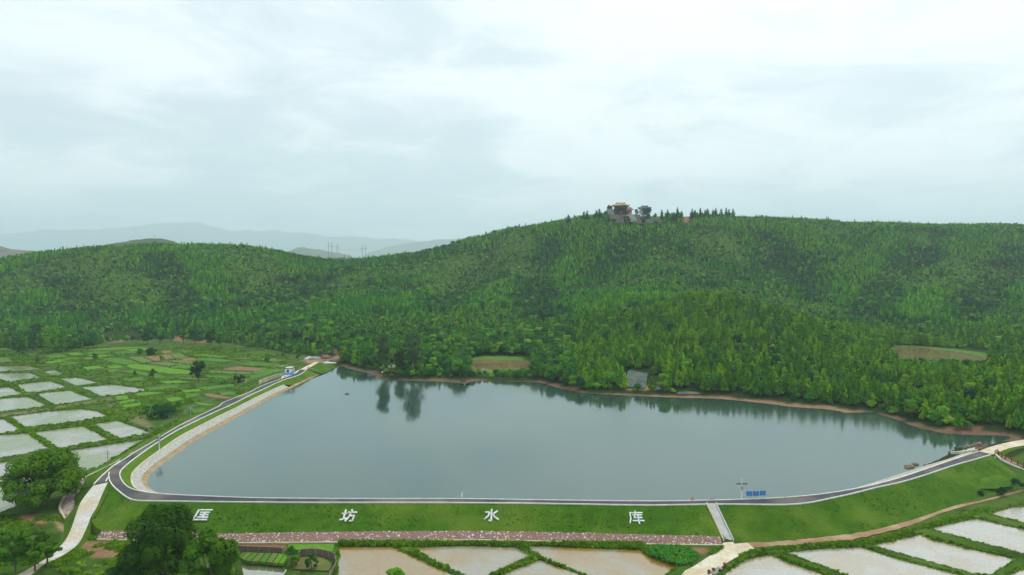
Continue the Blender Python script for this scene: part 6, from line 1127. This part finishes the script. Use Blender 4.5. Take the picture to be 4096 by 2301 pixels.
# ------------------------------------------------------------------ temple on the hilltop
def hip_roof(parent, c, w, d, h, ridge_w, m_, m_edge, lift=1.1, rz=0.0, name='roof'):
    """sweeping roof: curved hips, upturned corners, ridge with end ornaments; c is the eave centre"""
    nu, nv = 17, 9; M = Matrix.Rotation(rz, 3, 'Z'); out = None
    v, f = [], []
    def pt(s, t, side):
        hw = (w / 2) * (1 - t) + (ridge_w / 2) * t; hd = (d / 2) * (1 - t) ** 1.0; z = h * t ** 1.55 + lift * (abs(s) ** 4) * (1 - t) ** 3
        return (s * hw, -hd, z) if side == 0 else ((s * hw, hd, z) if side == 1 else None)
    for side in (0, 1):
        b = len(v)
        for j in range(nv):
            for i in range(nu): v.append(pt(i / (nu - 1) * 2 - 1, j / (nv - 1), side))
        for j in range(nv - 1):
            for i in range(nu - 1): f.append((b + j * nu + i, b + j * nu + i + 1, b + (j + 1) * nu + i + 1, b + (j + 1) * nu + i))
    for sx in (-1, 1):
        b = len(v)
        for j in range(nv):
            t = j / (nv - 1); hw = (w / 2) * (1 - t) + (ridge_w / 2) * t; hd = (d / 2) * (1 - t)
            for i in range(7): s = i / 3 - 1; v.append((sx * hw, s * hd, h * t ** 1.55 + lift * (abs(s) ** 4) * (1 - t) ** 3))
        for j in range(nv - 1):
            for i in range(6): f.append((b + j * 7 + i, b + j * 7 + i + 1, b + (j + 1) * 7 + i + 1, b + (j + 1) * 7 + i))
    v = [tuple(M @ Vector(p) + Vector(c)) for p in v]; o = mesh_obj(name, v, f, m_, parent, True)
    MB().tube([M @ Vector((-ridge_w / 2, 0, h + .1)) + Vector(c), M @ Vector((ridge_w / 2, 0, h + .1)) + Vector(c)], .22, 6).build('ridge', m_edge, o)
    for s in (-1, 1):
        q = M @ Vector((s * ridge_w / 2, 0, h + .45)) + Vector(c); MB().box(q, (.5, .4, .9), rz).build('ridge_ornament', m_edge, o)
        for t in (-1, 1):
            pts = [M @ Vector((s * ((w / 2) * (1 - k) + ridge_w / 2 * k), t * d / 2 * (1 - k), h * k ** 1.55 + lift * (1 - k) ** 3 + .08)) + Vector(c) for k in np.linspace(0, 1, 9)]; MB().tube(pts, .17, 5).build('hip_ridge', m_edge, o)
    # underside and eave edge
    un = MB().add([M @ Vector(p) + Vector(c) for p in [(-w / 2 * .96, -d / 2 * .96, -.12), (w / 2 * .96, -d / 2 * .96, -.12), (w / 2 * .96, d / 2 * .96, -.12), (-w / 2 * .96, d / 2 * .96, -.12)]], [(0, 1, 2, 3)]); un.build('soffit', M_eave, o)
    return o
TD = 880.0
tpt = lambda x, y, d=TD: PD(x / 8.587 + 2400, y / 8.587 + 780, d)      # temple close-up pixels
g0 = tpt(740, 665)            # platform level at the main hall
ZP = float(g0[2]); px = 3.1
e = empty('temple_hall', (float(g0[0]), TD + 9, ZP)); tag(e, 'golden roofed temple hall crowning the hilltop', 'temple')
hz = float(tpt(740, 372)[2] - ZP)
MB().box((0, 0, hz / 2), (14.5, 9, hz)).build('wall', M_eave, e); MB().box((0, 0, hz - 1.0), (15.2, 9.6, 1.6)).build('bracket_frieze', M_eave, e)
for x in np.linspace(-7.6, 7.6, 6): MB().tube([(x, -5.4, 0), (x, -5.4, hz - .3)], .32, 8).build('column', M_redcol, e)
MB().box((0, -4.7, 1.8), (4.2, .3, 3.4)).build('door', M_yellowwall, e)
hip_roof(e, (0, 0, hz), 21.5, 14, 4.3, 10.6, M_gold, M_eave, 1.5)
q = tpt(1035, 665); e = empty('gate_pavilion', (float(q[0]), TD + 2, float(q[2]))); tag(e, 'small orange roofed gate pavilion right of the golden hall', 'temple'); h1 = float(tpt(1035, 505)[2] - q[2])
MB().box((0, 2, h1 / 2), (4.6, 4, h1)).build('wall', M_redcol, e); MB().box((0, -.1, 1.1), (4.0, .3, 2.0)).build('yellow_screen', M_yellowwall, e); MB().box((0, -.3, h1 * .63), (5.6, 1.0, .25)).build('canopy', M_plaster, e); hip_roof(e, (0, 2, h1), 8.6, 7.5, 3.0, 2.6, M_rust, M_eave, 1.0)
for s in (-1, 1): MB().tube([(s * 2.2, -.4, 0), (s * 2.2, -.4, h1)], .18, 6).build('column', M_redcol, e)
q = tpt(1560, 640, TD + 14); e = empty('temple_hall', (float(q[0]), TD + 20, float(q[2]))); tag(e, 'grey-green roofed hall behind the round hilltop tree', 'temple'); h1 = float(tpt(1560, 455, TD + 14)[2] - q[2]); MB().box((0, 0, h1 / 2), (12, 8, h1)).build('wall', M_plaster, e); hip_roof(e, (0, 0, h1), 17, 12, 3.4, 7, M_greytile, M_eave, 1.6, rad(-14))
for x in (-4, -1.3, 1.3, 4): MB().box((x, -4.05, h1 * .6), (1.2, .1, 1.4)).build('window', M_glass, e)
q = tpt(375, 655); e = empty('white_building', (float(q[0]) + .3, TD + 6, float(q[2])), rad(24)); tag(e, 'plain grey-white two storey building left of the golden hall', 'building'); h1 = float(tpt(375, 490)[2] - q[2]); MB().box((0, 0, h1 / 2), (6.8, 8.2, h1)).build('wall', M_plaster, e); rf = MB().box((0, 0, h1 + .12), (7.2, 8.6, .25)).build('roof', M_conc2, e); MB().box((.5, 1, h1 + .6), (1.5, 1.5, .8)).build('water_tank', M_white, rf)
for z in (1.5, 4.1):
    for y in (-2.7, -.9, .9, 2.7): w_ = MB().box((-3.42, y, z), (.08, .9, 1.3)).build('window', M_glass, e)
def wall_px(x0, x1, ytop, ybot, d, th, m_, label):
    a, b = tpt(x0, ytop, d), tpt(x1, ytop, d); zb = float(tpt((x0 + x1) / 2, ybot, d)[2]) - 1.5; c = (a + b) / 2; o = MB().box((0, th / 2, (c[2] - zb) / 2), (float(b[0] - a[0]), th, float(c[2] - zb))).build('retaining_wall', m_); o.location = (float(c[0]), d, zb); tag(o, label, 'wall'); return o
wall_px(345, 912, 668, 790, TD - 4, 26, M_wallstone, 'pale upper retaining wall under the golden hall'); wall_px(1150, 1390, 668, 800, TD - 4, 26, M_wallstone, 'upper retaining wall right of the temple stairs'); wall_px(580, 830, 838, 950, TD - 14, 8, M_wallstone, 'short lower retaining wall left of the temple stairs'); wall_px(1250, 2120, 850, 945, TD - 14, 8, M_wallstone, 'long lower retaining wall right of the temple stairs')
a, b = tpt(1010, 672, TD - 4), tpt(1150, 880, TD - 17); e = empty('temple_stairs', b); tag(e, 'grey stone stairs climbing to the temple gate', 'stairs'); n = 20
for k in range(n):
    c = (b + (a - b) * (k + .5) / n) - np.array(e.location); MB().box((c[0], c[1], c[2] - .9), (9.0, (a[1] - b[1]) / n + .05, 2.2)).build('step', M_stonegrey, e)
for s in (-1, 1): MB().tube([b - np.array(e.location) + [s * 4.8, 0, .9], a - np.array(e.location) + [s * 4.8, 0, .9]], .22, 5).build('balustrade', M_plaster, e)
# trees round the temple
for i, (x, y, w, h, m_, lab, d) in enumerate([(740, 700, 23, 14.0, M_dark, 'wide round dark tree in front of the golden hall', TD - 3), (1600, 800, 19.5, 14.5, M_dark, 'largest round dark tree right of the temple gate', TD - 6), (1260, 670, 6.5, 8.5, M_dark, 'tall bush between the gate and the grey-green hall', TD + 2), (330, 540, 9, 8, M_dark, 'tree rising behind the grey-white building', TD + 22), (1890, 760, 6, 5.5, M_dark, 'small tree right of the largest round tree', TD - 4), (195, 700, 6, 6, M_dark, 'round tree left of the grey-white building', TD - 2), (960, 950, 8.5, 9, M_broad, 'bushy tree at the foot of the temple stairs', TD - 20), (1500, 950, 7, 5, M_dark, 'dark bush below the long lower wall', TD - 20), (830, 790, 2.6, 3.2, M_dark, 'small dark shrub against the upper wall', TD - 6), (2540, 860, 9, 7.5, M_dark, 'dark bush beside the bare red patch on the ridge', TD - 6)]): hero_tree('broadleaf_tree', tpt(x, y, d) - np.array([0, 0, .5]), w, h, 2400, .8, m_, lab, 400 + i, 22, .0, .3)
def spire(x, y, w, h, d, lab, i):
    p, nn, sz = pine_pts(500 + i, h, w / 2, 7, 11, .15); b_ = tpt(x, y, d); tz_ = b_[2] + h; b_[2] = min(b_[2], float(zt(b_[0], b_[1], False)[0])) - .2; h = tz_ - b_[2]; p, nn, sz = pine_pts(500 + i, h, w / 2, 7, 11, .15); e = empty('conifer_tree', b_); tag(e, lab, 'conifer'); link(bpy.data.objects.new('crown', leaf_mesh('crown', p, sz * 1.7, M_dark, .2, i, 1, nn)), e); link(bpy.data.objects.new('trunk', trunk_mesh('trunk', h * .9, .2, M_bark)), e)
z3 = lambda u, v: ((u - 2400) * 8.587, (v - 780) * 8.587)
for i, (u, vb, vt, w, lab) in enumerate([(2652, 867, 833, 5, 'taller conifer right of the temple trees'), (2671, 867, 841, 4.6, 'shorter conifer right of the temple trees'), (2705, 866, 834, 3.5, 'thin conifer left of the lone ridge pines'), (2714, 868, 831, 5, 'lone ridge pine with open crown'), (2725, 868, 846, 3, 'smallest of the lone ridge pines'), (2764, 862, 836, 4.5, 'first pine of the ridge row'), (2782, 861, 838, 5, 'second pine of the ridge row'), (2800, 860, 834, 5, 'third pine of the ridge row'), (2815, 860, 836, 5, 'fourth pine of the ridge row'), (2832, 860, 836, 5, 'fifth pine of the ridge row'), (2850, 860, 832, 5.5, 'sixth pine of the ridge row'), (2868, 861, 834, 5, 'seventh pine of the ridge row'), (2886, 860, 829, 5, 'eighth pine of the ridge row'), (2901, 861, 831, 4.5, 'ninth pine of the ridge row'), (2920, 862, 831, 6, 'tenth pine of the ridge row'), (2932, 862, 835, 4.5, 'last pine of the ridge row'),
                                       (2331, 872, 840, 5, 'pointed conifer on the ridge, left of the bushy one'), (2352, 874, 843, 6, 'bushy conifer on the ridge left of the temple'), (2397, 868, 828, 6, 'tall conifer just left of the temple buildings'), (2380, 872, 843, 5, 'conifer beside the tall one left of the temple'), (2275, 876, 856, 8, 'rounded tree on the ridge far left of the temple')]):
    x, y = z3(u, vb); spire(x + ((i * 37) % 11 - 5) * 9, y, w * (1.3 + .12 * ((i * 5) % 7)), (vb - vt + 2) / 3.1 * (.78 + .07 * ((i * 3) % 6)), float(np.interp(u, [2275, 2400, 2680, 2790, 2930], [895, 885, 885, 903, 932])), lab, i)

# ------------------------------------------------------------------ pylons on the saddle
def hframe(u0, u1, vt, vb, va, d, label):
    a, b, t = PD(u0, vb, d), PD(u1, vb, d), PD(u0, vt, d); h = float(t[2] - a[2]) + 6; c = (a + b) / 2; e = empty('pylon', c - np.array([0, 0, 6])); tag(e, label, 'pylon'); w = float(b[0] - a[0]) / 2; za = float(PD(u0, va, d)[2] - a[2]) + 6
    for s in (-1, 1): MB().tube([(s * w, 0, 0), (s * w, 0, h)], [.38, .26], 8).build('leg', M_polec, e)
    MB().box((0, 0, h - .3), (2 * w + .6, .3, .3)).build('top_beam', M_polec, e); MB().box((0, 0, za), (2 * w + 7.5, .3, .35)).build('crossarm', M_polec, e)
    for x in (-w - 3, 0, w + 3): MB().tube([(x, 0, za), (x, 0, za - 1.1)], .14, 5).build('insulator', M_stonegrey, e)
    return c + np.array([0, 0, za - 7])
c1 = hframe(1315, 1327, 971, 1030, 984, 1010, 'taller twin-pole pylon on the saddle, left one'); c2 = hframe(1449, 1462, 983, 1030, 995, 1120, 'shorter twin-pole pylon on the saddle, right one')
def lattice(u, vt, vb, d, label, arms):
    a, t = PD(u, vb, d), PD(u, vt, d); h = float(t[2] - a[2]); e = empty('lattice_tower', a); tag(e, label, 'pylon'); w = h * .1
    for sx in (-1, 1):
        for sy in (-1, 1): MB().tube([(sx * w, sy * w, 0), (sx * .15, sy * .15, h)], h * .007, 4).build('leg', M_steel, e)
    n = 6
    for k in range(n):
        z0, z1 = h * k / n, h * (k + 1) / n; w0, w1 = w * (1 - k / n) + .15, w * (1 - (k + 1) / n) + .15; MB().tube([(-w0, -w0, z0), (w1, -w1, z1)], h * .005, 4).tube([(w0, -w0, z0), (-w1, -w1, z1)], h * .005, 4).build('brace', M_steel, e)
    for f, L_ in arms: MB().tube([(-L_ * h, 0, h * f), (0, 0, h * (f + .03)), (L_ * h, 0, h * f)], h * .008, 4).build('crossarm', M_steel, e)
lattice(1350, 977, 1016, 1400, 'steel lattice tower right of the taller twin-pole pylon', [(.45, .26), (.68, .13), (.8, .12)]); lattice(1514, 1002, 1020, 1700, 'tiny distant lattice tower right of the shorter pylon', [(.55, .15), (.8, .12)]); lattice(620, 939, 962, 1500, 'small lattice mast on the dark hill behind the left ridge', [(.9, .2)])
for j in range(3):
    a, b = c1 + np.array([(-4.5, 0, 4.5)[j], 0, 0]), c2 + np.array([(-4.5, 0, 4.5)[j], 0, 0]); o = MB().tube([a + (b - a) * t + np.array([0, 0, -14 * t * (1 - t)]) for t in np.linspace(0, 1, 16)], .05, 4).build('cable', M_steel); tag(o, 'thin cable slung between the two twin-pole pylons', 'wire', 'cables between the pylons')

# ------------------------------------------------------------------ farm buildings half hidden in the grove
for i, (u, v, w, d_, h, mr, lab) in enumerate([(262, 1386, 6.5, 5, 4.5, M_plaster, 'pale farmhouse showing between the grove trees'), (232, 1390, 3.0, 4, 3.6, M_plaster, 'small white outbuilding in the grove shade'), (322, 1362, 5, 5, 3.2, mat('blue_sheet', (.3, .45, .6), (.25, .38, .5), 1), 'low shed with a pale blue roof left of the last grove tree'), (397, 1366, 9, 5, 3.0, mat('blue_sheet2', (.25, .42, .55), (.2, .35, .48), 1), 'long shed with a blue roof behind the last grove tree')]):
    e = empty('farm_building', G(u, v)[0], rad((10, -5, 15, 12)[i])); tag(e, lab, 'building'); MB().box((0, 0, h / 2), (w, d_, h)).build('wall', M_hutwhite if i < 2 else M_plaster, e); rf = MB().add([(-w / 2 - .4, -d_ / 2 - .4, h), (w / 2 + .4, -d_ / 2 - .4, h), (w / 2 + .4, 0, h + 1.2), (-w / 2 - .4, 0, h + 1.2), (-w / 2 - .4, d_ / 2 + .4, h), (w / 2 + .4, d_ / 2 + .4, h)], [(0, 1, 2, 3), (3, 2, 5, 4)]).build('roof', mr, e)
    for x in (-w * .25, w * .25): MB().box((x, -d_ / 2 - .02, h * .55), (.9, .06, 1.1)).build('window', M_glass, e)
    MB().box((0, -d_ / 2 - .02, 1.0), (.9, .06, 2.0)).build('door', M_redwood, e)

# ------------------------------------------------------------------ a farm worker in the allotments
def person(loc, rz, label):
    J = {'pelvis': (0, 0, .85), 'waist': (0, -.1, 1.0), 'chest': (0, -.28, 1.2), 'neck': (0, -.42, 1.33), 'head': (0, -.5, 1.42), 'top': (0, -.55, 1.52)}
    for s, n_ in ((-1, 'l'), (1, 'r')):
        J.update({n_ + 'hip': (s * .1, 0, .82), n_ + 'knee': (s * .13, -.06, .45), n_ + 'ank': (s * .13, .02, .08), n_ + 'toe': (s * .14, -.14, .04), n_ + 'sh': (s * .19, -.33, 1.24), n_ + 'elb': (s * .24, -.42, .98), n_ + 'wri': (s * .18, -.55, .76), n_ + 'hand': (s * .17, -.6, .68)})
    R = {'pelvis': .15, 'waist': .13, 'chest': .15, 'neck': .06, 'head': .1, 'top': .08, 'hip': .1, 'knee': .065, 'ank': .045, 'toe': .04, 'sh': .07, 'elb': .05, 'wri': .035, 'hand': .04}
    ed = [('pelvis', 'waist'), ('waist', 'chest'), ('chest', 'neck'), ('neck', 'head'), ('head', 'top')]
    for n_ in 'lr': ed += [('pelvis', n_ + 'hip'), (n_ + 'hip', n_ + 'knee'), (n_ + 'knee', n_ + 'ank'), (n_ + 'ank', n_ + 'toe'), ('chest', n_ + 'sh'), (n_ + 'sh', n_ + 'elb'), (n_ + 'elb', n_ + 'wri'), (n_ + 'wri', n_ + 'hand')]
    ks_ = list(J); me = bpy.data.meshes.new('person'); me.from_pydata([J[k_] for k_ in ks_], [(ks_.index(a), ks_.index(b)) for a, b in ed], []); o = link(bpy.data.objects.new('person', me)); o.location = tuple(map(float, loc)); o.rotation_euler = (0, 0, rz)
    sk = o.modifiers.new('skin', 'SKIN'); 
    for i, k_ in enumerate(ks_): rr = R.get(k_, R.get(k_[1:])); me.skin_vertices[0].data[i].radius = (rr, rr); me.skin_vertices[0].data[i].use_root = (k_ == 'pelvis')
    o.modifiers.new('sub', 'SUBSURF').levels = 1; o.modifiers['sub'].render_levels = 1; me.materials.append(mat('work_clothes', (.05, .055, .07), (.07, .07, .08), 2)); tag(o, label, 'person')
    t_ = MB().tube([(0, -.5, 1.46), (0, -.53, 1.52), (0, -.56, 1.6)], [.24, .16, .04], 10).build('hat', M_white, o)
person(G(352, 1492)[0], rad(30), 'person in dark clothes and a pale hat bending over the allotments')

# ------------------------------------------------------------------ haze
hz_v = [(-16000, -400, -20), (16000, -400, -20), (16000, 21000, -20), (-16000, 21000, -20), (-16000, -400, 1150), (16000, -400, 1150), (16000, 21000, 1150), (-16000, 21000, 1150)]
hm, t, out = new_mat('valley_haze'); vol = t.nodes.new('ShaderNodeVolumePrincipled'); vol.inputs['Color'].default_value = (0.76, 0.92, 1.0, 1); vol.inputs['Density'].default_value = HAZE; vol.inputs['Anisotropy'].default_value = 0.15
t.links.new(vol.outputs[0], out.inputs['Volume'])
hz_o = mesh_obj('haze', hz_v, [(3, 2, 1, 0), (4, 5, 6, 7), (0, 1, 5, 4), (1, 2, 6, 5), (2, 3, 7, 6), (3, 0, 4, 7)], hm); tag(hz_o, 'pale moist haze filling the valley air', kind='stuff')
